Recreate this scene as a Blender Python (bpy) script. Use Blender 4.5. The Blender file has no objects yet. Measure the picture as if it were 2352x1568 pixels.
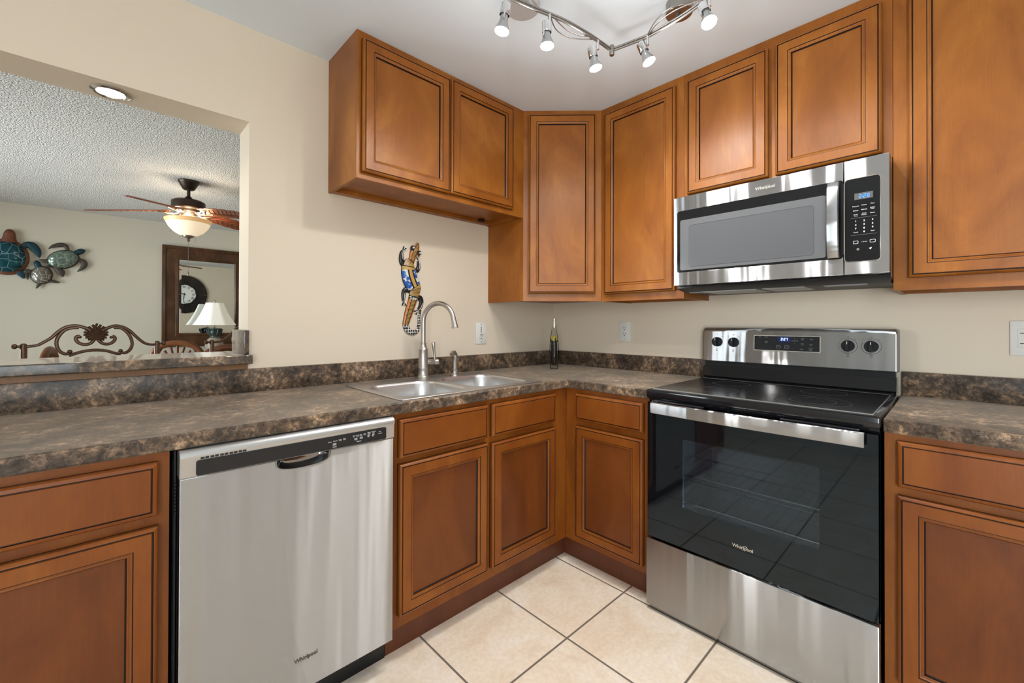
import bpy, bmesh, math, random
from mathutils import Vector, Matrix

random.seed(7)
PI = math.pi
S = bpy.context.scene
COL = S.collection

# ------------------------------------------------------------------ camera
cam_d = bpy.data.cameras.new('camera')
cam = bpy.data.objects.new('camera', cam_d)
COL.objects.link(cam)
cam_d.sensor_fit = 'HORIZONTAL'
cam_d.sensor_width = 36.0
cam_d.lens = 977.613 / 2352 * 36.0
cam_d.shift_y = -46.19 / 2352
cam_d.clip_start = 0.02
cam_d.clip_end = 60
_y, _p, _r = math.radians(46.2123), math.radians(0.3055), math.radians(0.1767)
_f = Vector((math.cos(_y) * math.cos(_p), math.sin(_y) * math.cos(_p), math.sin(_p)))
_rt = Vector((math.sin(_y), -math.cos(_y), 0))
_up = _rt.cross(_f)
_r2 = _rt * math.cos(_r) + _up * math.sin(_r)
_u2 = -_rt * math.sin(_r) + _up * math.cos(_r)
M = Matrix(((_r2.x, _u2.x, -_f.x), (_r2.y, _u2.y, -_f.y), (_r2.z, _u2.z, -_f.z))).to_4x4()
cam.matrix_world = Matrix.Translation((-2.3077, -1.983, 1.1877)) @ M
S.camera = cam

# ------------------------------------------------------------------ world, daylight, exposure
S.view_settings.view_transform = 'Standard'
S.view_settings.look = 'None'
S.view_settings.gamma = 1
S.view_settings.use_curve_mapping = False
S.view_settings.exposure = 0.0
S.cycles.use_denoising = True
S.cycles.max_bounces = 10
S.cycles.diffuse_bounces = 5
S.cycles.glossy_bounces = 5
S.cycles.transmission_bounces = 8
S.cycles.transparent_max_bounces = 24
S.cycles.sample_clamp_indirect = 6
S.cycles.caustics_reflective = False
S.cycles.caustics_refractive = False
W = bpy.data.worlds.new('sky')
S.world = W
W.use_nodes = True
W.node_tree.nodes['Background'].inputs[0].default_value = (0.80, 0.90, 1.0, 1)
W.node_tree.nodes['Background'].inputs[1].default_value = 1.2


def area(name, loc, target, sx, sy, power, color):
    d = bpy.data.lights.new(name, 'AREA')
    d.shape = 'RECTANGLE'
    d.size, d.size_y = sx, sy
    d.energy = power
    d.color = color
    o = bpy.data.objects.new(name, d)
    COL.objects.link(o)
    o.location = loc
    o.rotation_euler = (Vector(target) - Vector(loc)).to_track_quat('-Z', 'Y').to_euler()
    return o


# fill lamps added outside the unseen kitchen openings; daylight entering through the dining room door
area('fill_kitchen_front', (-3.15, -3.78, 1.45), (-3.15, 0, 1.45), 1.4, 1.5, 42, (0.90, 0.96, 1.0))
area('fill_kitchen_side', (-4.08, -3.2, 1.25), (0, -2.3, 1.45), 0.85, 2.0, 112, (0.90, 0.96, 1.0))
area('daylight_dining_door', (-5.28, 2.6, 1.15), (0, 2.6, 1.15), 3.0, 2.1, 300, (0.93, 0.97, 1.0))


# ------------------------------------------------------------------ materials
def pm(name, col, rough=0.5, metal=0.0, spec=0.5, emit=None, estr=0.0, coat=0.0, trans=0.0, ior=1.45, alpha=1.0):
    m = bpy.data.materials.new(name)
    m.use_nodes = True
    b = m.node_tree.nodes['Principled BSDF']
    b.inputs['Base Color'].default_value = (*col, 1)
    b.inputs['Roughness'].default_value = rough
    b.inputs['Metallic'].default_value = metal
    b.inputs['Specular IOR Level'].default_value = spec
    b.inputs['IOR'].default_value = ior
    b.inputs['Coat Weight'].default_value = coat
    b.inputs['Coat Roughness'].default_value = 0.08
    b.inputs['Transmission Weight'].default_value = trans
    b.inputs['Alpha'].default_value = alpha
    if emit:
        b.inputs['Emission Color'].default_value = (*emit, 1)
        b.inputs['Emission Strength'].default_value = estr
    return m


class NT:
    def __init__(s, m):
        s.t = m.node_tree
        s.b = s.t.nodes['Principled BSDF']

    def n(s, typ, **kw):
        x = s.t.nodes.new(typ)
        for k, v in kw.items():
            if k in x.inputs:
                x.inputs[k].default_value = v
            else:
                setattr(x, k, v)
        return x

    def l(s, a, b):
        s.t.links.new(a, b)

    def obj(s, scale=(1, 1, 1), rot=(0, 0, 0)):
        c = s.n('ShaderNodeTexCoord')
        mp = s.n('ShaderNodeMapping')
        mp.inputs['Scale'].default_value = scale
        mp.inputs['Rotation'].default_value = rot
        s.l(c.outputs['Object'], mp.inputs['Vector'])
        return mp.outputs['Vector']

    def noise(s, vec, scale, detail=4, rough=0.55, dist=0.0):
        x = s.n('ShaderNodeTexNoise')
        x.inputs['Scale'].default_value = scale
        x.inputs['Detail'].default_value = detail
        x.inputs['Roughness'].default_value = rough
        x.inputs['Distortion'].default_value = dist
        s.l(vec, x.inputs['Vector'])
        return x.outputs['Fac']

    def ramp(s, fac, stops, interp='LINEAR'):
        r = s.n('ShaderNodeValToRGB')
        r.color_ramp.interpolation = interp
        while len(r.color_ramp.elements) < len(stops):
            r.color_ramp.elements.new(0.5)
        for e, (p, c) in zip(r.color_ramp.elements, stops):
            e.position = p
            e.color = (*c, 1) if len(c) == 3 else c
        s.l(fac, r.inputs['Fac'])
        return r.outputs['Color']

    def mix(s, fac, a, b, mode='MIX'):
        x = s.n('ShaderNodeMix', data_type='RGBA', blend_type=mode)
        for sock, v in ((x.inputs[0], fac), (x.inputs[6], a), (x.inputs[7], b)):
            if isinstance(v, (int, float)):
                sock.default_value = v
            elif isinstance(v, tuple):
                sock.default_value = (*v, 1)
            else:
                s.l(v, sock)
        return x.outputs[2]

    def math(s, op, a, b=None, c=None):
        x = s.n('ShaderNodeMath', operation=op)
        for i, v in enumerate((a, b, c)):
            if v is None:
                continue
            if isinstance(v, (int, float)):
                x.inputs[i].default_value = v
            else:
                s.l(v, x.inputs[i])
        return x.outputs[0]

    def bump(s, h, strength=0.2, dist=0.01):
        x = s.n('ShaderNodeBump')
        x.inputs['Strength'].default_value = strength
        x.inputs['Distance'].default_value = dist
        s.l(h, x.inputs['Height'])
        s.l(x.outputs['Normal'], s.b.inputs['Normal'])


def wood(name, lo, mid, hi, rough=0.37, grain=(4.2, 4.2, 2.0), coat=0.0):
    m = pm(name, mid, rough, coat=coat, spec=0.38)
    t = NT(m)
    oi = t.n('ShaderNodeObjectInfo')
    v = t.obj(grain)
    va = t.n('ShaderNodeVectorMath', operation='ADD')
    sc = t.n('ShaderNodeVectorMath', operation='SCALE')
    cx = t.n('ShaderNodeCombineXYZ')
    for i in range(3):
        t.l(oi.outputs['Random'], cx.inputs[i])
    t.l(cx.outputs[0], sc.inputs[0])
    sc.inputs['Scale'].default_value = 17.0
    t.l(v, va.inputs[0])
    t.l(sc.outputs[0], va.inputs[1])
    blot = t.noise(va.outputs[0], 1.0, 6, 0.60, 1.1)
    c = t.ramp(blot, [(0.28, lo), (0.52, mid), (0.74, hi)])
    g = t.n('ShaderNodeMapping')
    g.inputs['Scale'].default_value = (16, 16, 1.4)
    t.l(va.outputs[0], g.inputs['Vector'])
    fine = t.noise(g.outputs[0], 3.2, 6, 0.65, 0.2)
    fr = t.ramp(fine, [(0.32, (0.80, 0.76, 0.72)), (0.62, (1.06, 1.05, 1.04))])
    c2 = t.mix(0.38, c, fr, 'MULTIPLY')
    t.l(c2, t.b.inputs['Base Color'])
    return m


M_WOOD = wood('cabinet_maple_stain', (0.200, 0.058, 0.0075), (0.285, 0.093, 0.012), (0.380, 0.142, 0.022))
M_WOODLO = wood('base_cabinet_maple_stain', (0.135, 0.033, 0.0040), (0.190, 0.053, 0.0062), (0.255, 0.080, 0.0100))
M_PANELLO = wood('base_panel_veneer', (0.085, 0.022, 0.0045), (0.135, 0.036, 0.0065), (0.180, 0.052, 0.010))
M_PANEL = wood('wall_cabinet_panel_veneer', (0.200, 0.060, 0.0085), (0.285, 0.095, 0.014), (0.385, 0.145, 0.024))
M_TOE = wood('toe_kick_wood', (0.085, 0.026, 0.012), (0.115, 0.036, 0.016), (0.15, 0.05, 0.022), 0.4)
M_GLAZE_GAP = pm('dark_glaze_gap_shade', (0.016, 0.005, 0.003), 0.5, spec=0.3)  # glaze lines, also the painted shadow gap round doors and drawers
M_STRIP = wood('trim_strip_wood', (0.20, 0.10, 0.045), (0.26, 0.135, 0.062), (0.31, 0.165, 0.08), 0.45)
M_DWOOD = wood('dark_walnut', (0.028, 0.011, 0.006), (0.055, 0.021, 0.010), (0.095, 0.040, 0.018), 0.3)
M_MIRW = wood('mirror_frame_wood', (0.035, 0.014, 0.006), (0.080, 0.034, 0.014), (0.150, 0.070, 0.030), 0.28)
M_CLKW = wood('clock_dark_wood', (0.012, 0.009, 0.008), (0.022, 0.017, 0.015), (0.040, 0.031, 0.027), 0.4)
M_CHAIR = wood('chair_wood', (0.09, 0.030, 0.010), (0.15, 0.052, 0.017), (0.22, 0.085, 0.03), 0.35)
M_BLADE = wood('fan_blade_wood', (0.10, 0.026, 0.010), (0.17, 0.045, 0.015), (0.30, 0.085, 0.026), 0.35)


def paint(name, col, rough=0.65, bump=0.04):
    m = pm(name, col, rough, spec=0.25)
    t = NT(m)
    t.bump(t.noise(t.obj(), 160, 3), bump, 0.003)
    return m


M_WALL = paint('beige_wall_paint', (0.70, 0.605, 0.485))
M_WALLB = paint('pale_bounce_paint', (0.80, 0.79, 0.76))  # pale so that the unseen back wall bounces more fill light
M_WALLD = paint('dining_wall_paint', (0.56, 0.52, 0.43))
M_CEIL = paint('white_ceiling_paint', (0.80, 0.885, 0.965))
M_WHITE = pm('white_plastic', (0.72, 0.71, 0.67), 0.35)
M_WHITE2 = pm('white_window_paint', (0.8, 0.8, 0.78), 0.4)


def popcorn():
    m = pm('popcorn_ceiling', (0.70, 0.69, 0.66), 0.9, spec=0.1)
    t = NT(m)
    v = t.obj()
    vo = t.n('ShaderNodeTexVoronoi', feature='F1')
    vo.inputs['Scale'].default_value = 105
    t.l(v, vo.inputs['Vector'])
    n = t.noise(v, 90, 3, 0.7)
    h = t.math('SUBTRACT', n, t.math('MULTIPLY', vo.outputs['Distance'], 0.7))
    t.bump(h, 1.0, 0.014)
    return m


M_POP = popcorn()


def granite(name='granite_laminate', rough=0.22, coat=1.0):
    m = pm(name, (0.1, 0.07, 0.05), 0.45, spec=0.3)
    t = NT(m)
    t.b.inputs['Coat Weight'].default_value = coat
    t.b.inputs['Coat Roughness'].default_value = rough
    t.b.inputs['Coat IOR'].default_value = 1.5
    t.b.inputs['Sheen Weight'].default_value = 0.30
    t.b.inputs['Sheen Roughness'].default_value = 0.45
    t.b.inputs['Sheen Tint'].default_value = (0.95, 0.82, 0.68, 1)
    v = t.obj()
    big = t.noise(v, 7.5, 7, 0.66, 0.4)
    base = t.ramp(big, [(0.32, (0.026, 0.018, 0.013)), (0.47, (0.076, 0.051, 0.034)), (0.60, (0.175, 0.116, 0.073)), (0.74, (0.29, 0.21, 0.148))])
    mid = t.noise(v, 42, 8, 0.80, 0.4)
    fl = t.ramp(mid, [(0.38, (0.22, 0.21, 0.20)), (0.52, (1, 1, 1)), (0.63, (3.0, 2.85, 2.65))])
    c = t.mix(1.0, base, fl, 'MULTIPLY')
    vein = t.noise(v, 20, 8, 0.75, 1.4)
    vd = t.math('ABSOLUTE', t.math('SUBTRACT', vein, 0.5))
    vm = t.ramp(vd, [(0.0, (1, 1, 1)), (0.010, (0, 0, 0))])
    gate = t.ramp(t.noise(v, 24, 3), [(0.5, (0, 0, 0)), (0.62, (1, 1, 1))])
    vg = t.mix(1.0, vm, gate, 'MULTIPLY')
    c = t.mix(t.math('MULTIPLY', vg, 0.55), c, (0.40, 0.34, 0.28))
    t.l(c, t.b.inputs['Base Color'])
    return m


M_GRAN = granite('granite_laminate_worktop', 0.25, 0.22)
M_GRANB = granite('granite_laminate_bar', 0.06, 0.8)


def tile():
    m = pm('floor_tile', (0.7, 0.5, 0.35), 0.28)
    t = NT(m)
    c = t.n('ShaderNodeTexCoord')
    sp = t.n('ShaderNodeSeparateXYZ')
    t.l(c.outputs['Object'], sp.inputs[0])

    def dist(o, off):
        f = t.math('FRACT', t.math('MULTIPLY', t.math('ADD', o, off), 1 / 0.3975))
        return t.math('ABSOLUTE', t.math('SUBTRACT', f, 0.5))
    dx = dist(sp.outputs[0], 1.037 + 20 * 0.3975 + 0.0)
    dy = dist(sp.outputs[1], 0.963 + 20 * 0.3975)
    d = t.math('MAXIMUM', dx, dy)
    g = t.ramp(d, [(0.4895, (0, 0, 0)), (0.4925, (1, 1, 1))])
    n = t.noise(t.obj(), 5, 7, 0.62, 0.8)
    body = t.ramp(n, [(0.32, (0.78, 0.62, 0.47)), (0.5, (0.86, 0.73, 0.585)), (0.68, (0.90, 0.80, 0.69))])
    n2 = t.noise(t.obj(), 60, 3, 0.6)
    body = t.mix(0.25, body, t.ramp(n2, [(0.4, (0.75, 0.72, 0.68)), (0.6, (1.05, 1.05, 1.05))]), 'MULTIPLY')
    col = t.mix(g, body, (0.16, 0.125, 0.095))
    t.l(col, t.b.inputs['Base Color'])
    t.l(t.ramp(g, [(0, (0.30, 0.30, 0.30)), (1, (0.8, 0.8, 0.8))]), t.b.inputs['Roughness'])
    t.bump(t.math('SUBTRACT', 1.0, g), 0.5, 0.002)
    return m


M_TILE = tile()
M_CARPET = paint('dining_floor_beige', (0.42, 0.34, 0.26), 0.9, 0.3)


def steel(name, axis, col=(0.49, 0.50, 0.515), rough=0.26, aniso=-0.82):
    """brushed steel: the reflections are drawn out along the given axis"""
    m = bpy.data.materials.new(name)
    m.use_nodes = True
    t = m.node_tree
    t.nodes.clear()
    out = t.nodes.new('ShaderNodeOutputMaterial')
    g = t.nodes.new('ShaderNodeBsdfAnisotropic')
    g.inputs['Color'].default_value = (*col, 1)
    g.inputs['Roughness'].default_value = rough
    g.inputs['Anisotropy'].default_value = aniso
    cx = t.nodes.new('ShaderNodeCombineXYZ')
    cx.inputs[axis].default_value = 1.0
    t.links.new(cx.outputs[0], g.inputs['Tangent'])
    tc = t.nodes.new('ShaderNodeTexCoord')
    mp = t.nodes.new('ShaderNodeMapping')
    mp.inputs['Scale'].default_value = tuple(0.3 if i == axis else 9.0 for i in range(3))
    nz = t.nodes.new('ShaderNodeTexNoise')
    nz.inputs['Scale'].default_value = 1.0
    nz.inputs['Detail'].default_value = 2.0
    bp = t.nodes.new('ShaderNodeBump')
    bp.inputs['Strength'].default_value = 0.6
    bp.inputs['Distance'].default_value = 0.011
    t.links.new(tc.outputs['Object'], mp.inputs['Vector'])
    t.links.new(mp.outputs[0], nz.inputs['Vector'])
    t.links.new(nz.outputs['Fac'], bp.inputs['Height'])
    t.links.new(bp.outputs[0], g.inputs['Normal'])
    t.links.new(g.outputs[0], out.inputs[0])
    return m


M_STX = steel('brushed_steel_sink_side', 2)
M_STY = steel('brushed_steel_stove_side', 2)
M_CANOPY = pm('satin_silver_canopy', (0.50, 0.50, 0.50), 0.4, 0.3)
M_STPANEL = pm('steel_grey_panel', (0.50, 0.50, 0.50), 0.32, 0.85)
M_SINK = pm('satin_sink_steel', (0.64, 0.64, 0.645), 0.32, 1.0)
M_NICKEL = pm('brushed_nickel', (0.50, 0.475, 0.44), 0.35, 1.0)
M_CHROME = pm('chrome', (0.78, 0.78, 0.78), 0.08, 1.0)
M_POCKET = pm('dark_chrome', (0.30, 0.30, 0.31), 0.10, 1.0)
M_TRACK = pm('satin_track_metal', (0.34, 0.32, 0.30), 0.33, 1.0)
M_BGLASS = pm('black_glass', (0.006, 0.006, 0.007), 0.06, spec=0.42)
M_OVBLACK = pm('oven_black_glass', (0.004, 0.004, 0.005), 0.03, spec=0.75)
M_OVBLACK.node_tree.nodes['Principled BSDF'].inputs['Specular Tint'].default_value = (0.62, 0.82, 1.0, 1)
M_BLACK = pm('black_enamel', (0.007, 0.0075, 0.009), 0.10)
M_COOK = pm('cooktop_glass', (0.006, 0.006, 0.007), 0.17, spec=0.5)
M_BPLAS = pm('black_plastic', (0.012, 0.012, 0.013), 0.42, spec=0.25)
M_DGREY = pm('charcoal_panel', (0.012, 0.0125, 0.015), 0.22)
M_LEG = pm('white_legend', (0.75, 0.76, 0.78), 0.5)
M_LEGD = pm('dark_legend', (0.04, 0.04, 0.045), 0.5)
M_BTN = pm('grey_button', (0.28, 0.29, 0.33), 0.4)
M_LOGO = pm('logo_silver', (0.62, 0.60, 0.56), 0.25, 0.8)
M_LOGOD = pm('logo_dark', (0.10, 0.085, 0.075), 0.35, 0.6)
M_DISP = pm('display_window', (0.10, 0.095, 0.09), 0.12)
M_DISPB = pm('display_blue_glow', (0.004, 0.006, 0.03), 0.1, emit=(0.02, 0.06, 0.35), estr=0.25)
M_DIG = pm('digit_blue', (0.05, 0.2, 0.7), 0.5, emit=(0.04, 0.26, 1.0), estr=1.3)
M_DIGW = pm('digit_white', (0.4, 0.5, 0.9), 0.5, emit=(0.55, 0.72, 1.0), estr=2.0)
M_CAV = pm('oven_cavity', (0.20, 0.20, 0.21), 0.45)
M_RACK = pm('oven_rack_wire', (0.8, 0.8, 0.78), 0.25, 1.0)
M_RING = pm('burner_ring', (0.045, 0.045, 0.048), 0.3)
M_SCR = pm('microwave_screen', (0.085, 0.088, 0.095), 0.16, spec=0.6)
M_SCR2 = pm('microwave_screen_border', (0.105, 0.108, 0.114), 0.16, spec=0.6)
M_BULB = pm('lamp_lens', (0.9, 0.9, 0.88), 0.4, emit=(1.0, 0.97, 0.92), estr=14.0)
M_BULBG = pm('lamp_glass', (0.42, 0.42, 0.42), 0.12, 0.7)
M_BOWL = pm('frosted_bowl', (0.80, 0.68, 0.52), 0.4, emit=(1.0, 0.80, 0.55), estr=0.55)
M_RIM = pm('amber_bowl_rim', (0.70, 0.44, 0.20), 0.4, emit=(1.0, 0.60, 0.25), estr=0.30)
M_BRONZE = pm('oiled_bronze', (0.045, 0.030, 0.022), 0.35, 0.7)
M_BRONZE2 = pm('bar_stool_metal', (0.105, 0.056, 0.036), 0.28, 0.5)
M_PEWTER = pm('antique_pewter', (0.30, 0.25, 0.20), 0.3, 0.9)
M_MIRROR = pm('mirror_glass', (0.82, 0.86, 0.85), 0.005, 1.0)
M_SHADE = pm('cream_lampshade', (0.86, 0.83, 0.74), 0.8, emit=(1.0, 0.93, 0.80), estr=0.18)
M_LAMPG = pm('lamp_base_green', (0.045, 0.065, 0.060), 0.4, 0.2)
M_LAMPT = pm('lamp_base_taupe', (0.30, 0.25, 0.20), 0.45)
M_SLOT = pm('slot_dark', (0.01, 0.01, 0.01), 0.5)
M_CLEAR = pm('clear_glass', (1, 1, 1), 0.02, trans=1.0, ior=1.45)
M_OIL = pm('golden_oil', (0.50, 0.36, 0.03), 0.3, spec=0.2)
M_HERB = pm('dark_herbs', (0.012, 0.006, 0.005), 0.5, spec=0.2)
M_FACE = pm('clock_face', (0.85, 0.84, 0.80), 0.5)
M_CUSH = pm('seat_cushion', (0.35, 0.27, 0.18), 0.8)
M_BRASS = pm('mesh_filter', (0.35, 0.34, 0.32), 0.4, 0.8)


def window_glass(name, tint, ior=1.5, refl=(1, 1, 1), rough=0.02):
    m = bpy.data.materials.new(name)
    m.use_nodes = True
    t = m.node_tree
    t.nodes.clear()
    out = t.nodes.new('ShaderNodeOutputMaterial')
    mx = t.nodes.new('ShaderNodeMixShader')
    tb = t.nodes.new('ShaderNodeBsdfTransparent')
    tb.inputs[0].default_value = (*tint, 1)
    gl = t.nodes.new('ShaderNodeBsdfAnisotropic')
    gl.inputs['Color'].default_value = (*refl, 1)
    gl.inputs['Roughness'].default_value = rough
    fr = t.nodes.new('ShaderNodeFresnel')
    fr.inputs['IOR'].default_value = ior
    t.links.new(fr.outputs[0], mx.inputs[0])
    t.links.new(tb.outputs[0], mx.inputs[1])
    t.links.new(gl.outputs[0], mx.inputs[2])
    t.links.new(mx.outputs[0], out.inputs[0])
    return m


M_OVWIN = window_glass('oven_window_glass', (0.76, 0.78, 0.82), 1.55, (0.62, 0.82, 1.0))
M_CLEARG = window_glass('bottle_clear_glass', (0.95, 0.97, 0.95), 1.22)
M_PANE = window_glass('window_pane_glass', (0.95, 0.97, 0.97), 1.5)


def turtle_shell(name, plate, plate2, line, scale):
    m = pm(name, plate, 0.22, 0.35)
    t = NT(m)
    v = t.obj((1, 0.05, 1))
    vo = t.n('ShaderNodeTexVoronoi', feature='DISTANCE_TO_EDGE')
    vo.inputs['Scale'].default_value = scale
    vo.inputs['Randomness'].default_value = 0.65
    t.l(v, vo.inputs['Vector'])
    e = t.ramp(vo.outputs['Distance'], [(0.018, (1, 1, 1)), (0.035, (0, 0, 0))])
    n = t.ramp(t.noise(v, 9, 3), [(0.35, plate), (0.65, plate2)])
    t.l(t.mix(e, n, line), t.b.inputs['Base Color'])
    t.bump(vo.outputs['Distance'], 0.6, 0.02)
    return m


M_TS1 = turtle_shell('teal_shell', (0.006, 0.040, 0.075), (0.006, 0.075, 0.085), (0.16, 0.30, 0.31), 13)
M_TS2 = turtle_shell('green_shell', (0.085, 0.125, 0.10), (0.18, 0.24, 0.20), (0.36, 0.37, 0.28), 18)
M_TS3 = turtle_shell('pewter_shell', (0.11, 0.095, 0.075), (0.22, 0.21, 0.175), (0.42, 0.41, 0.36), 24)
M_TBROWN = pm('turtle_copper', (0.17, 0.065, 0.035), 0.35, 0.5)
M_TTEAL = pm('turtle_teal_skin', (0.006, 0.038, 0.055), 0.3, 0.4)
M_TGREY = pm('turtle_bronze_skin', (0.065, 0.058, 0.045), 0.35, 0.6)
for _m in (M_TBROWN, M_TTEAL, M_TGREY):
    _t = NT(_m)
    _t.bump(_t.noise(_t.obj(), 130, 3), 0.7, 0.006)

M_LZO = pm('lizard_orange', (0.52, 0.17, 0.03), 0.35)
M_LZG = pm('lizard_gold', (0.50, 0.31, 0.09), 0.3)
M_LZK = pm('lizard_black', (0.012, 0.012, 0.013), 0.25)
M_LZW = pm('lizard_white', (0.72, 0.66, 0.58), 0.35)
M_LZP = pm('lizard_pink', (0.62, 0.40, 0.32), 0.35)


def lizard_flower():
    m = pm('lizard_blue_flowers', (0.7, 0.68, 0.62), 0.3)
    t = NT(m)
    v = t.obj((1, 0.2, 1))
    vo = t.n('ShaderNodeTexVoronoi', feature='SMOOTH_F1')
    vo.inputs['Scale'].default_value = 50
    vo.inputs['Smoothness'].default_value = 0.2
    t.l(v, vo.inputs['Vector'])
    n = t.noise(v, 110, 2)
    d = t.math('ADD', vo.outputs['Distance'], t.math('MULTIPLY', t.math('SUBTRACT', n, 0.5), 0.5))
    t.l(t.ramp(d, [(0.56, (0.012, 0.09, 0.40)), (0.60, (0.66, 0.65, 0.62))]), t.b.inputs['Base Color'])
    return m


def lizard_stripe(name, a, b, scale, vec):
    m = pm(name, a, 0.3)
    t = NT(m)
    w = t.n('ShaderNodeTexWave', wave_type='BANDS', bands_direction='Z')
    w.inputs['Scale'].default_value = scale
    w.inputs['Distortion'].default_value = 0.6
    t.l(t.obj(), w.inputs['Vector'])
    t.l(t.ramp(w.outputs['Fac'], [(0.3, a), (0.6, b)]), t.b.inputs['Base Color'])
    return m


def lizard_check():
    m = pm('lizard_tail_check', (0.7, 0.68, 0.62), 0.3)
    t = NT(m)
    vo = t.n('ShaderNodeTexVoronoi', feature='F1')
    vo.inputs['Scale'].default_value = 75
    vo.inputs['Randomness'].default_value = 0.25
    t.l(t.obj((1, 0.2, 1)), vo.inputs['Vector'])
    t.l(t.ramp(vo.outputs['Distance'], [(0.50, (0.014, 0.014, 0.015)), (0.54, (0.66, 0.64, 0.60))]), t.b.inputs['Base Color'])
    return m


M_LZF = lizard_flower()
M_LZS = lizard_stripe('lizard_gold_ridge', (0.52, 0.33, 0.10), (0.10, 0.055, 0.02), 45, 'Z')
M_LZC = lizard_check()


# ------------------------------------------------------------------ mesh helpers
class Frame:
    """a: along the face, b: up, c: out of the face."""

    def __init__(s, o, u, n, v=(0, 0, 1)):
        s.o, s.u, s.n, s.v = Vector(o), Vector(u), Vector(n), Vector(v)

    def __call__(s, a, b, c=0.0):
        return s.o + s.u * a + s.v * b + s.n * c


WORLD = Frame((0, 0, 0), (1, 0, 0), (0, 0, 1), (0, 1, 0))
SINKW = Frame((0, 0, 0), (1, 0, 0), (0, -1, 0))
STOVEW = Frame((0, 0, 0), (0, -1, 0), (-1, 0, 0))
BACKW = Frame((0, 0.165, 0), (-1, 0, 0), (0, 1, 0))
FARY = 4.88
FARW = Frame((0, FARY, 0), (1, 0, 0), (0, -1, 0))


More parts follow.
